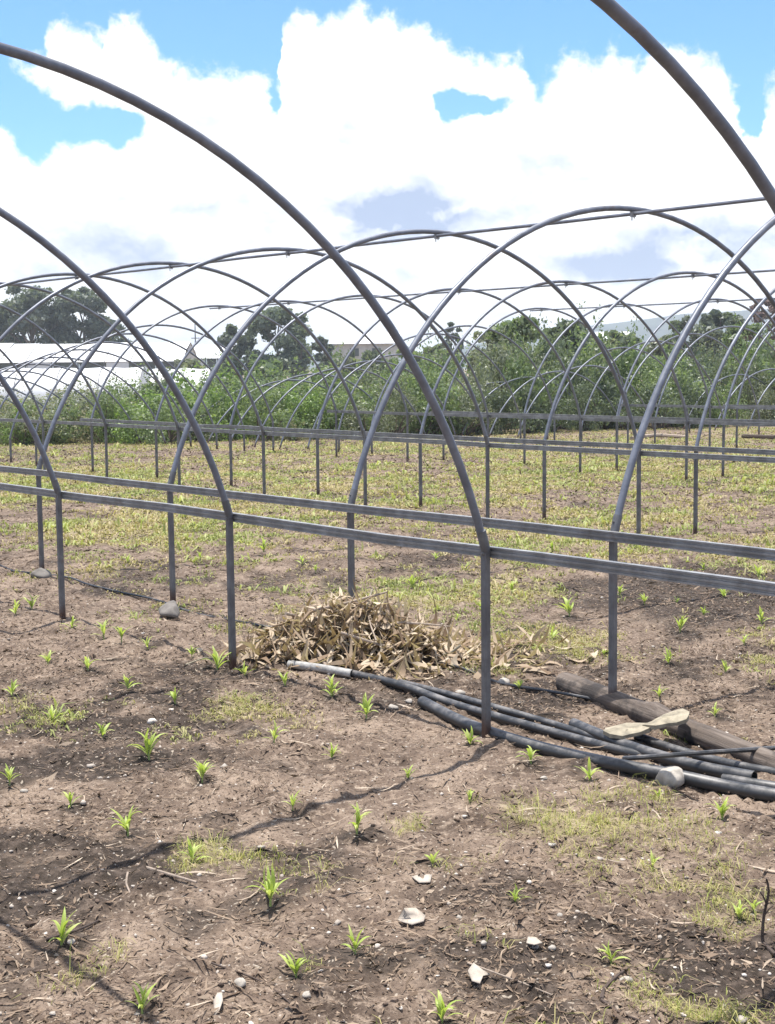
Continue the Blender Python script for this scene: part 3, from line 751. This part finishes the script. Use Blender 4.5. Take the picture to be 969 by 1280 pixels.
def clods(N, y0, y1, s0, mt, name, label, cat):
    xx, yy = in_view(N, y0, y1); V0, F0 = ICO1; n0 = len(V0)
    s = s0*np.exp(RNG.normal(0, .45, N)); zz = ground_h(xx, yy)+s*.05
    V = V0[None]*(1+.9*(RNG.random((N, n0, 1))-.5)); V = V*s[:, None, None]*np.stack([RNG.uniform(.7, 1.4, N), RNG.uniform(.7, 1.4, N), RNG.uniform(.45, .9, N)], 1)[:, None, :]
    V = V + np.stack([xx, yy, zz], 1)[:, None, :]
    Fc = (F0[None]+(np.arange(N)*n0)[:, None, None]).reshape(-1, 3)
    o = link(name, mesh_np(name, V.reshape(-1, 3), Fc, mt)); tag(o, label, cat, kind='stuff')
def clod_mat(name, stops):
    mt, t, b = mat(name); t.put(b.inputs['Base Color'], t.ramp(island(t), stops)); b.inputs['Roughness'].default_value = .95
    b.inputs['Specular IOR Level'].default_value = .15; pos = t.n('ShaderNodeNewGeometry').outputs['Position']; bump(t, b, t.noise(pos, 120, 3), .5, .005); return mt
clods(6000, 3.1, 10, .0036, clod_mat('soil_clod', [(0, (.030, .022, .018)), (.5, (.095, .068, .053)), (1, (.20, .15, .118))]), 'soil_clods', 'small crumbly clods scattered over the tilled soil', 'clods')
clods(1500, 3.1, 10, .0042, clod_mat('pebble_grit', [(0, (.30, .26, .22)), (.6, (.46, .41, .36)), (1, (.62, .57, .51))]), 'grit', 'small pale grit scattered over the tilled soil', 'grit')
def blades(N0, y0, y1, hgt, wid, mt, name, label, thr, clump=6, bias=1.0):
    cx, cy = in_view(N0, y0, y1, bias, .6); k = RNG.random(N0) < np.clip(weed_mask(cx, cy)*1.15-thr, .0, 1); cx, cy = cx[k], cy[k]
    sc = np.clip(cy/9, .8, 2.4)
    x = np.repeat(cx, clump)+RNG.normal(0, .022, len(cx)*clump)*np.repeat(sc, clump); y = np.repeat(cy, clump)+RNG.normal(0, .022, len(cx)*clump)*np.repeat(sc, clump)
    N = len(x); z = ground_h(x, y)-.002
    h = hgt*np.exp(RNG.normal(0, .4, N))*np.repeat(np.exp(RNG.normal(0, .25, len(cx)))*np.clip(cy/10, .8, 1.35), clump); wd = wid*np.repeat(sc, clump)*RNG.uniform(.6, 1.3, N)
    hd = RNG.uniform(0, 2*np.pi, N); ln = np.abs(RNG.normal(.9, .6, N))
    b = np.stack([x, y, z], 1); d = np.stack([np.cos(hd), np.sin(hd), 0*hd], 1); s = np.stack([-np.sin(hd), np.cos(hd), 0*hd], 1)
    p1 = b + d*(h*ln*.35)[:, None] + np.array([0, 0, 1])*(h*.62)[:, None]; p2 = b + d*(h*ln)[:, None] + np.array([0, 0, 1])*(h*np.clip(1-.35*ln, .15, 1))[:, None]
    W_ = wd[:, None]
    V = np.stack([b-s*W_*.7, b+s*W_*.7, p1+s*W_, p1-s*W_, p2], 1).reshape(-1, 3); bb = np.arange(N)*5
    F3 = np.concatenate([np.stack([bb, bb+1, bb+2], 1), np.stack([bb, bb+2, bb+3], 1), np.stack([bb+3, bb+2, bb+4], 1)])
    o = link(name, mesh_np(name, V, F3, mt)); tag(o, label, 'grass', kind='stuff')
blades(40000, 3.0, 9.0, .030, .0013, M_WEED, 'fine_grass', 'thin yellow green grass in loose patches on the near soil', .20, 7)
blades(110000, 6.0, 36, .018, .0046, M_WEEDF, 'field_weeds', 'yellow green weeds spread over the ground under the farther frames', .10, 4, .9)

blades(4200, 5.6, 32, .036, .0065, M_BROAD, 'broadleaf_weeds', 'scattered broad leaved green weed clumps under the farther frames', .30, 9)

# ------------------------------------------------------------------ maize seedlings
def leaf_variant(seed):
    r = random.Random(seed); L = 1.0; n = 7; V = []; Fc = []
    droop = r.uniform(.5, 1.5); up = r.uniform(.9, 1.35); x = z = 0; wmax = r.uniform(.05, .075); tw = r.uniform(-.5, .5)
    for k in range(n+1):
        t = k/n; a = up-droop*t**1.4*1.5
        wv_ = wmax*(min(1, .35+1.6*t) if t < .4 else max(.02, (1-((t-.4)/.6)**1.7)))
        yc = tw*.2*t*t
        V += [(x, yc-wv_, z+.28*wv_), (x, yc, z-.10*wv_), (x, yc+wv_, z+.28*wv_)]
        x += math.cos(a)*L/n; z += math.sin(a)*L/n
    for k in range(n):
        for j in (0, 1): q = k*3+j; Fc.append((q, q+1, q+4, q+3))
    return mesh_np('leaf', V, Fc, M_MAIZE, True)
LEAVES = [leaf_variant(s) for s in range(9)]
STEM = MB().tube([(0, 0, -.1), (.01, 0, .12), (0, .01, .30)], [.045, .042, .028], 7).mesh('stem', M_STEM, True)
SL = {(823,999): ('small maize seedling right beside the white angular stone', 0), (903,1026): ('bushy maize seedling in front of the open cut pipe end', 0),
      (942,1140): ('thin maize seedling beside the upright dark twig', 0), (924,1148): ('low maize seedling next to the thin one by the upright twig', 0),
      (77,1182): ('wide maize seedling in front of the dark stick on dark soil', 0), (588,932): ('small maize seedling at the foot of the post by the pipes', 0),
      (240,1080): ('maize seedling in a grass patch beside the straight bleached stick', 0), (764,1204): ('tall maize seedling with a dark crooked twig at its foot', 0),
      (664,955): ('maize seedling against the thick pipe nearer the post', 0), (737,976): ('maize seedling against the thick pipe nearer the white stone', 0),
      (272,838): ('maize seedling at the foot of the post beside the dry heap', 0), (356,858): ('maize seedling just below the scuffed pale pipe end', 0),
      (824,872): ('maize seedling just behind the weathered log', 0), (894,896): ('maize seedling behind the log on the arch shadow line', 0)}
for q, (px, py, wpx, nl) in enumerate(SEED):
    p = on(px, py); sc = wpx*(.74 if q >= 48 else 1)*(.66+.36*((q*37) % 11)/10)*p.y/F
    r = random.Random(100+q)
    root = empty('maize_seedling', (p.x, p.y, p.z-.003), r.uniform(0, 6.28)); tag(root, *SL.get((px, py), ('young maize seedling growing among weeds between the log and farther frames', 'b') if q >= 48 else ('young maize seedling growing in open soil under the nearest frame', 'a'))[:1], 'seedling', 'maize seedlings beyond the log' if q >= 48 else 'maize seedlings under the nearest frame')
    so_ = link('stem', STEM, root); so_.scale = (sc*.9, sc*.9, sc*1.0)
    nl += 3 + (q % 4)
    for k in range(nl):
        l = link('leaf', r.choice(LEAVES), root, (0, 0, sc*(.05+.20*k/nl)), (r.uniform(-.2, .2), r.uniform(-.35, .45)-.05*k, k*2.4+r.uniform(-.5, .5)))
        s_ = sc*r.uniform(.75, 1.2); l.scale = (s_, s_*r.uniform(.9, 1.5), s_)

# ------------------------------------------------------------------ hedge bushes, trees
def leaf_cloud(centres, normals, size, rng, aspect=.55):
    N = len(centres)
    t = rng.normal(size=(N, 3)); t -= normals*(t*normals).sum(1)[:, None]; t /= np.linalg.norm(t, axis=1)[:, None]+1e-9
    s = np.cross(normals, t); L = size[:, None]
    V = np.stack([centres-t*L, centres+s*L*aspect+normals*L*.15, centres+t*L, centres-s*L*aspect+normals*L*.15], 1).reshape(-1, 3)
    b = np.arange(N)*4
    return V, np.stack([b, b+1, b+2, b+3], 1)
def bush_meshes(seed, nleaf, mt, leafsize, lumps=16, flat=1.0):
    """bush of unit radius and unit height"""
    rng = np.random.default_rng(seed)
    C = []; Rr = []
    for k in range(lumps):
        a = rng.uniform(0, 6.28); rad = rng.uniform(0, .78)**.8; z = rng.uniform(.1, .85)*(1-.45*rad*rad)
        C.append((rad*math.cos(a), rad*math.sin(a), z)); Rr.append(rng.uniform(.20, .36)*(1-.25*z))
    for k in range(5): C.append((rng.uniform(-.45, .45), rng.uniform(-.45, .45), rng.uniform(.75, .98))); Rr.append(rng.uniform(.10, .18))
    C = np.array(C); Rr = np.array(Rr); pr = Rr**2/np.sum(Rr**2); idx = rng.choice(len(C), nleaf, p=pr)
    d = rng.normal(size=(nleaf, 3)); d /= np.linalg.norm(d, axis=1)[:, None]
    r = Rr[idx]*(.55+.6*rng.random(nleaf)**.6)
    P = C[idx]+d*r[:, None]*np.array([1, 1, .9]); P[:, 2] = np.abs(P[:, 2]-.02)+.01
    nr = d+rng.normal(0, .6, (nleaf, 3))+np.array([0, 0, .35]); nr /= np.linalg.norm(nr, axis=1)[:, None]
    V, Fc = leaf_cloud(P, nr, leafsize*np.exp(rng.normal(0, .3, nleaf)), rng)
    VV, FF = [V], [Fc]; nb = len(V)
    for k in range(9):                               # shoots that stick out of the top and sides
        b0 = C[rng.integers(len(C))]; dv = np.array([rng.normal(0, .3), rng.normal(0, .3), 1.0]); dv /= np.linalg.norm(dv); Ls = rng.uniform(.25, .55); m_ = 34
        tt = rng.random(m_); P = b0+dv*(tt*Ls)[:, None]+rng.normal(0, .035, (m_, 3)); P[:, 2] = np.abs(P[:, 2])
        nr = rng.normal(size=(m_, 3)); nr /= np.linalg.norm(nr, axis=1)[:, None]
        v_, f_ = leaf_cloud(P, nr, leafsize*.8*np.exp(rng.normal(0, .3, m_)), rng); VV.append(v_); FF.append(f_+nb); nb += len(v_)
    fo = mesh_np('foliage', np.concatenate(VV), np.concatenate(FF), mt)
    mb = MB(); rr = random.Random(seed)
    for k in range(9):
        c = C[rr.randrange(lumps)]; mid = Vector((c[0]*.45, c[1]*.45, c[2]*.55))
        mb.tube([(rr.uniform(-.1, .1), rr.uniform(-.1, .1), -.05), mid, (c[0], c[1], c[2])], [.028, .018, .006], 5)
    return fo, mb.mesh('stems', M_BARK)
BV = {}
for k, (mi, lz) in enumerate(((0, .030), (1, .031), (2, .026), (3, .024), (4, .034))):
    BV[mi] = [bush_meshes(200+k*10+j, 3000, M_BUSH[mi], lz) for j in range(3)]
BL = {0: 'dark green leafy bush in the hedge behind the hoop frames', 1: 'mid green leafy bush in the hedge behind the hoop frames', 2: 'greyish olive bush in the hedge behind the hoop frames',
      3: 'dry yellowish bush in the hedge behind the hoop frames', 4: 'bright lime green bush in the hedge behind the hoop frames'}
BG = {0: 'dark green hedge bushes', 1: 'mid green hedge bushes', 2: 'olive hedge bushes', 3: 'dry hedge bushes', 4: 'lime green hedge bushes'}
def bush(x, y, rad, h, kind, low=False):
    fo, st = random.choice(BV[kind])
    root = empty('hedge_bush', (x, y, 0), random.uniform(0, 6.28)); tag(root, ('low ' + BL[kind].replace('in the hedge behind', 'skirting the hedge foot behind')) if low else BL[kind], 'bush', ('low ' if low else '') + BG[kind])
    for nm, me in (('foliage', fo), ('stems', st)):
        o = link(nm, me, root); o.scale = (rad, rad*random.uniform(.85, 1.1), h)
TOPX = [-200, 0, 60, 130, 220, 300, 380, 450, 520, 580, 620, 660, 720, 760, 820, 880, 969, 1150]
TOPY = [478, 480, 474, 462, 456, 450, 444, 446, 440, 436, 424, 414, 412, 425, 436, 430, 420, 418]
def kindat(px):
    if px < 120: return random.choice([3, 2, 2, 1])
    if px < 330: return random.choice([1, 1, 0, 2, 4])
    if px < 480: return random.choice([1, 4, 1, 2])
    if px < 640: return random.choice([2, 2, 0, 1])
    return random.choice([0, 0, 1, 2, 1])
px = -150
while px < 1130:                                   # front of the hedge: low skirts at its foot
    x0 = (px-484.5)/F*33; Y = float(hedge_y(x0))+random.uniform(.1, .7); x = (px-484.5)/F*Y
    bush(x, Y, random.uniform(.7, 1.05), random.uniform(.7, 1.25), kindat(px), True); px += random.uniform(32, 50)
for row, (dy, wr, step, fr) in enumerate(((1.4, 1.25, 50, .80), (3.0, 1.5, 58, 1.0), (5.2, 1.7, 70, 1.0))):
    px = -160+row*20
    while px < 1140:
        Y = float(hedge_y((px-484.5)/F*34))+dy+random.uniform(-.5, .5); x = (px-484.5)/F*Y
        ty = np.interp(px, TOPX, TOPY)+random.uniform(-3, 10); h = (CAM_H+(458.5-ty)/F*Y)*fr*(.84 if px < 540 else .93)
        bush(x, Y, wr*random.uniform(.8, 1.15), max(.7, h), kindat(px)); px += step*random.uniform(.75, 1.25)
# a small clump of broad leaves and a lime shrub at the hedge foot
bush(*(lambda p: (p.x, p.y))(G(30, 556)), .62, .85, 4)
p = G(366, 551); bush(p.x, p.y, .55, .42, 3)

def tree(px, base_d, top_py, crown_w, label, mt, seed, group=None, dome=1.0, nleaf=2600, leaf=.12, low=.3, lumps=26, name='tree', cat='tree'):
    nleaf = int(nleaf*2.0); rng = np.random.default_rng(seed); rr = random.Random(seed)
    x = (px-484.5)/F*base_d; h = CAM_H+(458.5-top_py)/F*base_d
    root = empty(name, (x, base_d, 0)); tag(root, label, 'tree', group)
    rad = crown_w/F*base_d/2; tr = max(.06, h*.022)
    C = []; Rr = []; mb = MB()
    tp = [(0, 0, -.2), (rr.uniform(-.05, .05)*h, 0, h*.3), (rr.uniform(-.06, .06)*h, rr.uniform(-.05, .05)*h, h*.62), (rr.uniform(-.04, .04)*h, 0, h*.9)]
    mb.tube(spline(tp, h/14), [tr*(1-.85*i/ (len(spline(tp, h/14))-1)) for i in range(len(spline(tp, h/14)))], 8)
    for k in range(lumps):
        a = rr.uniform(0, 6.28); zf = rr.uniform(low, 1.0)
        env = math.sqrt(max(.02, 1-((zf-.55)/.5)**2)) if dome == 1.0 else (1.05-zf)*1.2
        rd = rad*env*rr.uniform(.35, .95); c = np.array((rd*math.cos(a), rd*math.sin(a)*.9, h*min(zf, .95)))
        C.append(c); Rr.append(rad*rr.uniform(.20, .36)*(1 if zf < .85 else .7))
        if k % 2 == 0: mb.tube([(0, 0, c[2]*.55), (c[0]*.5, c[1]*.5, c[2]*.78), tuple(c)], [tr*.4, tr*.28, tr*.1], 5)
    C = np.array(C); Rr = np.array(Rr); idx = rng.choice(lumps, nleaf, p=Rr**2/np.sum(Rr**2))
    d = rng.normal(size=(nleaf, 3)); d /= np.linalg.norm(d, axis=1)[:, None]
    P = C[idx]+d*(Rr[idx]*(.35+.8*rng.random(nleaf)**.7))[:, None]*np.array([1, 1, .75]); P[:, 2] = np.minimum(np.maximum(P[:, 2], .15), h*1.02)
    nr = d+rng.normal(0, .7, (nleaf, 3)); nr /= np.linalg.norm(nr, axis=1)[:, None]
    V, Fc = leaf_cloud(P, nr, leaf*1.25*np.exp(rng.normal(0, .35, nleaf)), rng, .6)
    mb.build('trunk', M_BARK, root, True); link('crown', mesh_np('crown', V, Fc, mt), root)
FT = 'far trees beyond the hedge'
tree(44, 150, 353, 96, 'tall dark tree with ragged crown behind the long white greenhouse', M_TREE, 1, dome=1, nleaf=5200, leaf=.17, low=.28, lumps=34)
tree(104, 152, 358, 84, 'second tall dark tree with denser crown behind the long white greenhouse', M_TREE, 2, nleaf=5600, leaf=.17, low=.25, lumps=34)
tree(2, 160, 380, 36, 'smaller dark tree beside the tall ragged tree behind the greenhouse', M_TREE, 3, nleaf=2400, leaf=.17, low=.2)
tree(145, 165, 404, 50, 'low spreading tree at the end of the tall dark trees behind the greenhouse', M_TREE, 4, nleaf=2400, leaf=.16, low=.2)
tree(348, 120, 386, 88, 'broad round dark green tree beyond the middle of the hedge', M_TREEB, 5, nleaf=5200, leaf=.13, low=.18, lumps=36)
tree(300, 122, 404, 52, 'smaller dark tree touching the broad round tree', M_TREE, 6, nleaf=2600, leaf=.13, low=.15)
tree(379, 118, 418, 20, 'slim bushy tree just beside the broad round tree', M_TREEB, 7, nleaf=1200, leaf=.12, low=.1)
tree(406, 125, 416, 28, 'small rounded tree beside the pale roofed house', M_TREE, 8, nleaf=1500, leaf=.12, low=.1)
tree(566, 130, 403, 26, 'lone dark tree with narrow crown standing above the hedge', M_TREE, 9, nleaf=1500, leaf=.13, low=.35)
tree(650, 50, 400, 90, 'mid green tree rising out of the hedge', M_BUSH[1], 10, nleaf=4200, leaf=.075, low=.15, lumps=36)
tree(706, 54, 406, 80, 'dark green tree rising out of the hedge beside the mid green one', M_BUSH[0], 11, nleaf=4200, leaf=.075, low=.15, lumps=36)
tree(612, 60, 418, 60, 'olive green tree low in the hedge beside the lone dark tree', M_BUSH[2], 12, nleaf=3000, leaf=.08, low=.1, lumps=30)
tree(852, 90, 387, 34, 'upright dark tree at the edge of the large domed tree', M_TREE, 13, nleaf=2600, leaf=.10, low=.1, lumps=24)
tree(896, 88, 391, 76, 'large domed dark green tree behind the hedge', M_TREE, 14, nleaf=6000, leaf=.10, low=.1, lumps=42)
tree(954, 84, 378, 46, 'bare pinkish brown tree beside the large domed tree', M_TWIGC, 15, nleaf=900, leaf=.10, low=.35, lumps=26)
tree(1010, 80, 392, 70, 'dark green tree past the bare pinkish tree', M_TREE, 16, nleaf=3600, leaf=.10, low=.1, lumps=30)
for q, (x_, d_, t_, w_) in enumerate([(780, 70, 416, 56), (830, 66, 424, 50), (930, 60, 412, 60), (735, 76, 424, 50), (550, 90, 434, 44), (510, 95, 438, 44), (470, 100, 440, 44), (430, 100, 441, 46), (330, 95, 444, 50),
                                       (290, 95, 445, 44), (240, 95, 448, 46), (-40, 140, 395, 60), (-90, 140, 380, 70)]):
    tree(x_, d_, t_, w_, 'bushy green tree filling the skyline beyond the hedge', M_BUSH[(0, 2, 1)[q % 3]], 30+q, FT, nleaf=2200, leaf=.0016*d_, low=.05, lumps=26)

# ------------------------------------------------------------------ far greenhouses, houses, mast
def box_part(name, x0, x1, y0, y1, z0, z1, mt, parent): return MB().box(x0, x1, y0, y1, z0, z1).build(name, mt, parent)
def greenhouse(pxl, pxr, D, eave_py, ridge_py, label, panels, depth=9):
    xl, xr = (pxl-484.5)/F*D, (pxr-484.5)/F*D; ze = CAM_H+(458.5-eave_py)/F*D; zr = CAM_H+(458.5-ridge_py)/F*(D+depth/2)
    root = empty('white_greenhouse', ((xl+xr)/2, D, 0)); tag(root, label, 'greenhouse', 'white greenhouses in the distance'); W_ = (xr-xl)/2
    st = 2*W_/panels
    for k in range(panels):
        a_, b_ = -W_+k*st+.03, -W_+(k+1)*st-.03; sag = random.uniform(-.05, .05)
        for f0, f1, nm in ((0, depth/2, 'roof_sheet'), (depth/2, depth, 'roof_sheet')):
            z0, z1 = (ze, zr+sag) if f0 == 0 else (zr+sag, ze)
            mid = (z0+z1)/2+.16
            V = [(a_, f0, z0), (b_, f0, z0), (a_, (f0+f1)/2, mid), (b_, (f0+f1)/2, mid), (a_, f1, z1), (b_, f1, z1)]
            V += [(x, y, z-.05) for x, y, z in V]
            link(nm, mesh_np(nm, V, [(0,1,3,2), (2,3,5,4), (6,8,9,7), (8,10,11,9), (0,6,7,1), (4,5,11,10), (0,2,8,6), (2,4,10,8), (1,7,9,3), (3,9,11,5)], M_WHITEPL), root)
        box_part('side_curtain', a_+.1, b_-.1, .06, .10, .0, ze-.06, M_DARKGAP if k % 3 else M_WHITEPL, root)
    for k in range(panels+1): box_part('wall_post', -W_+k*st-.05, -W_+k*st+.05, -.02, .055, 0, ze-.055, M_POST, root)
    for sx in (-1, 1):
        V = [(sx*(W_-.04), 0.12, 0), (sx*(W_-.04), depth-.1, 0), (sx*(W_-.04), depth-.1, ze-.1), (sx*(W_-.04), depth/2, zr-.15), (sx*(W_-.04), .12, ze-.1)]
        V += [(x-sx*.04, y, z) for x, y, z in V]
        link('gable', mesh_np('gable', V, [(0,1,2,3,4), (9,8,7,6,5), (0,5,6,1), (1,6,7,2), (2,7,8,3), (3,8,9,4), (4,9,5,0)], M_PALEWALL), root)
greenhouse(-160, 232, 104, 449, 426, 'long white plastic greenhouse below the tall dark trees', 12)
greenhouse(200, 290, 126, 446, 430, 'shorter white plastic greenhouse beside the slim mast', 6)
def low_tunnel(pxl, pxr, D, top_py, label, wdt=3.4):
    xl, xr = (pxl-484.5)/F*D, (pxr-484.5)/F*D; h = CAM_H+(458.5-top_py)/F*D
    root = empty('low_plastic_tunnel', ((xl+xr)/2, D, 0)); tag(root, label, 'plastic tunnel', 'low plastic tunnels in the distance'); W_ = (xr-xl)/2
    n = max(3, int(2*W_/1.6)); V = []; Fc = []; m_ = 13
    for i in range(n*2+1):
        x = -W_+2*W_*i/(n*2); sag = -.05 if i % 2 else 0
        for j in range(m_):
            a_ = math.pi*j/(m_-1); V.append((x, -wdt/2*math.cos(a_)*(1+sag*.5), (h+sag)*math.sin(a_)**.75))
    for i in range(n*2):
        for j in range(m_-1): q = i*m_+j; Fc.append((q, q+m_, q+m_+1, q+1))
    Fc += [tuple(range(m_)), tuple(n*2*m_+j for j in range(m_))[::-1]]
    link('cover', mesh_np('cover', V, Fc, M_WHITEPL, True), root).data.set_sharp_from_angle(angle=math.radians(50))
    for i in range(n+1):
        x = -W_+2*W_*i/n
        MB().tube([(x, -wdt/2*1.01*math.cos(math.pi*j/12), (h+.02)*max(0, math.sin(math.pi*j/12))**.75) for j in range(13)], .02, 5).build('hoop', M_RAIL, root, True)
low_tunnel(-120, 185, 62, 456, 'long low white plastic tunnel just over the dry end of the hedge')
low_tunnel(172, 268, 64, 458, 'short low white plastic tunnel just over the green hedge')
def house(pxl, pxr, D, eave_py, ridge_py, label, wall, roof, depth=6, wins=2):
    xl, xr = (pxl-484.5)/F*D, (pxr-484.5)/F*D; ze = CAM_H+(458.5-eave_py)/F*D; zr = CAM_H+(458.5-ridge_py)/F*D
    root = empty('house', ((xl+xr)/2, D, 0)); tag(root, label, 'house'); W_ = (xr-xl)/2
    V = [(-W_, 0, 0), (W_, 0, 0), (W_, depth, 0), (-W_, depth, 0), (-W_, 0, ze), (W_, 0, ze), (W_, depth, ze), (-W_, depth, ze), (-W_, depth/2, zr-.06), (W_, depth/2, zr-.06)]
    link('wall', mesh_np('wall', V, [(0,1,5,4), (1,2,6,9,5), (2,3,7,6), (3,0,4,8,7)], wall), root)
    for s in (0, 1):
        y0, y1 = (-.35, depth/2) if s == 0 else (depth+.35, depth/2)
        V = [(-W_-.3, y0, ze-.05), (W_+.3, y0, ze-.05), (W_+.3, y1, zr), (-W_-.3, y1, zr)]; V += [(x, y, z+.08) for x, y, z in V]
        link('roof', mesh_np('roof', V, [(3,2,1,0), (4,5,6,7), (0,1,5,4), (1,2,6,5), (2,3,7,6), (3,0,4,7)], roof), root)
    for k in range(wins):
        x = -W_+2*W_*(k+1)/(wins+1); f = box_part('window', x-.5, x+.5, -.06, -.002, ze-1.25, ze-.35, M_PALEWALL, root); box_part('pane', x-.42, x+.42, -.075, -.062, ze-1.18, ze-.42, M_DARKGAP, f)
    box_part('door', -W_*.15-.45, -W_*.15+.45, -.05, -.002, 0, 2.0, M_DARKGAP, root)
house(418, 500, 135, 430, 416, 'house with pale sheet roof beyond the hedge near the small rounded tree', M_PALEWALL, M_ROOF)
house(734, 790, 100, 428, 418, 'white roofed house showing above the hedge by the dark trees', M_WHITEPL, M_WHITEPL)
house(364, 378, 130, 440, 432, 'tiny white shed beside the slim bushy tree', M_WHITEPL, M_WHITEPL, 3, 1)
x = (248-484.5)/F*140; mb = MB().tube([(0, 0, 0), (0, 0, CAM_H+(458.5-404)/F*140)], [.09, .05], 6).box(-.4, .4, -.03, .03, 4.6, 4.68)
o = mb.build('mast', M_POST); o.location = (x, 140, 0); tag(o, 'slim grey mast standing beyond the shorter white greenhouse', 'mast')

# drip hose along the second post row
pts_ = []
for k in range(60):
    u = 3.9+k*.3; p = nu(NA+GAP-.03+.035*math.sin(k*1.3)+.02*math.sin(k*.37), u); p.z = gh(p.x, p.y)+.012; pts_.append(p)
tag(MB().tube(spline(pts_, .12), .008, 8).build('drip_hose', M_PIPE, None, True), 'thin black drip hose lying along the post feet beside the concrete lumps', 'hose')

# ------------------------------------------------------------------ haze
hz_mt = bpy.data.materials.new('haze'); hz_mt.use_nodes = True; ht = hz_mt.node_tree; ht.nodes.clear()
hv_ = ht.nodes.new('ShaderNodeVolumePrincipled'); hv_.inputs['Color'].default_value = (.86, .94, 1.0, 1); hv_.inputs['Density'].default_value = 6.0e-4; hv_.inputs['Anisotropy'].default_value = .2
ho_ = ht.nodes.new('ShaderNodeOutputMaterial'); ht.links.new(hv_.outputs[0], ho_.inputs['Volume'])
hb = MB().box(-2500, 2500, -400, 2800, -4, 58).build('haze', hz_mt); tag(hb, 'pale even haze filling the air over the fields', 'haze', kind='stuff')
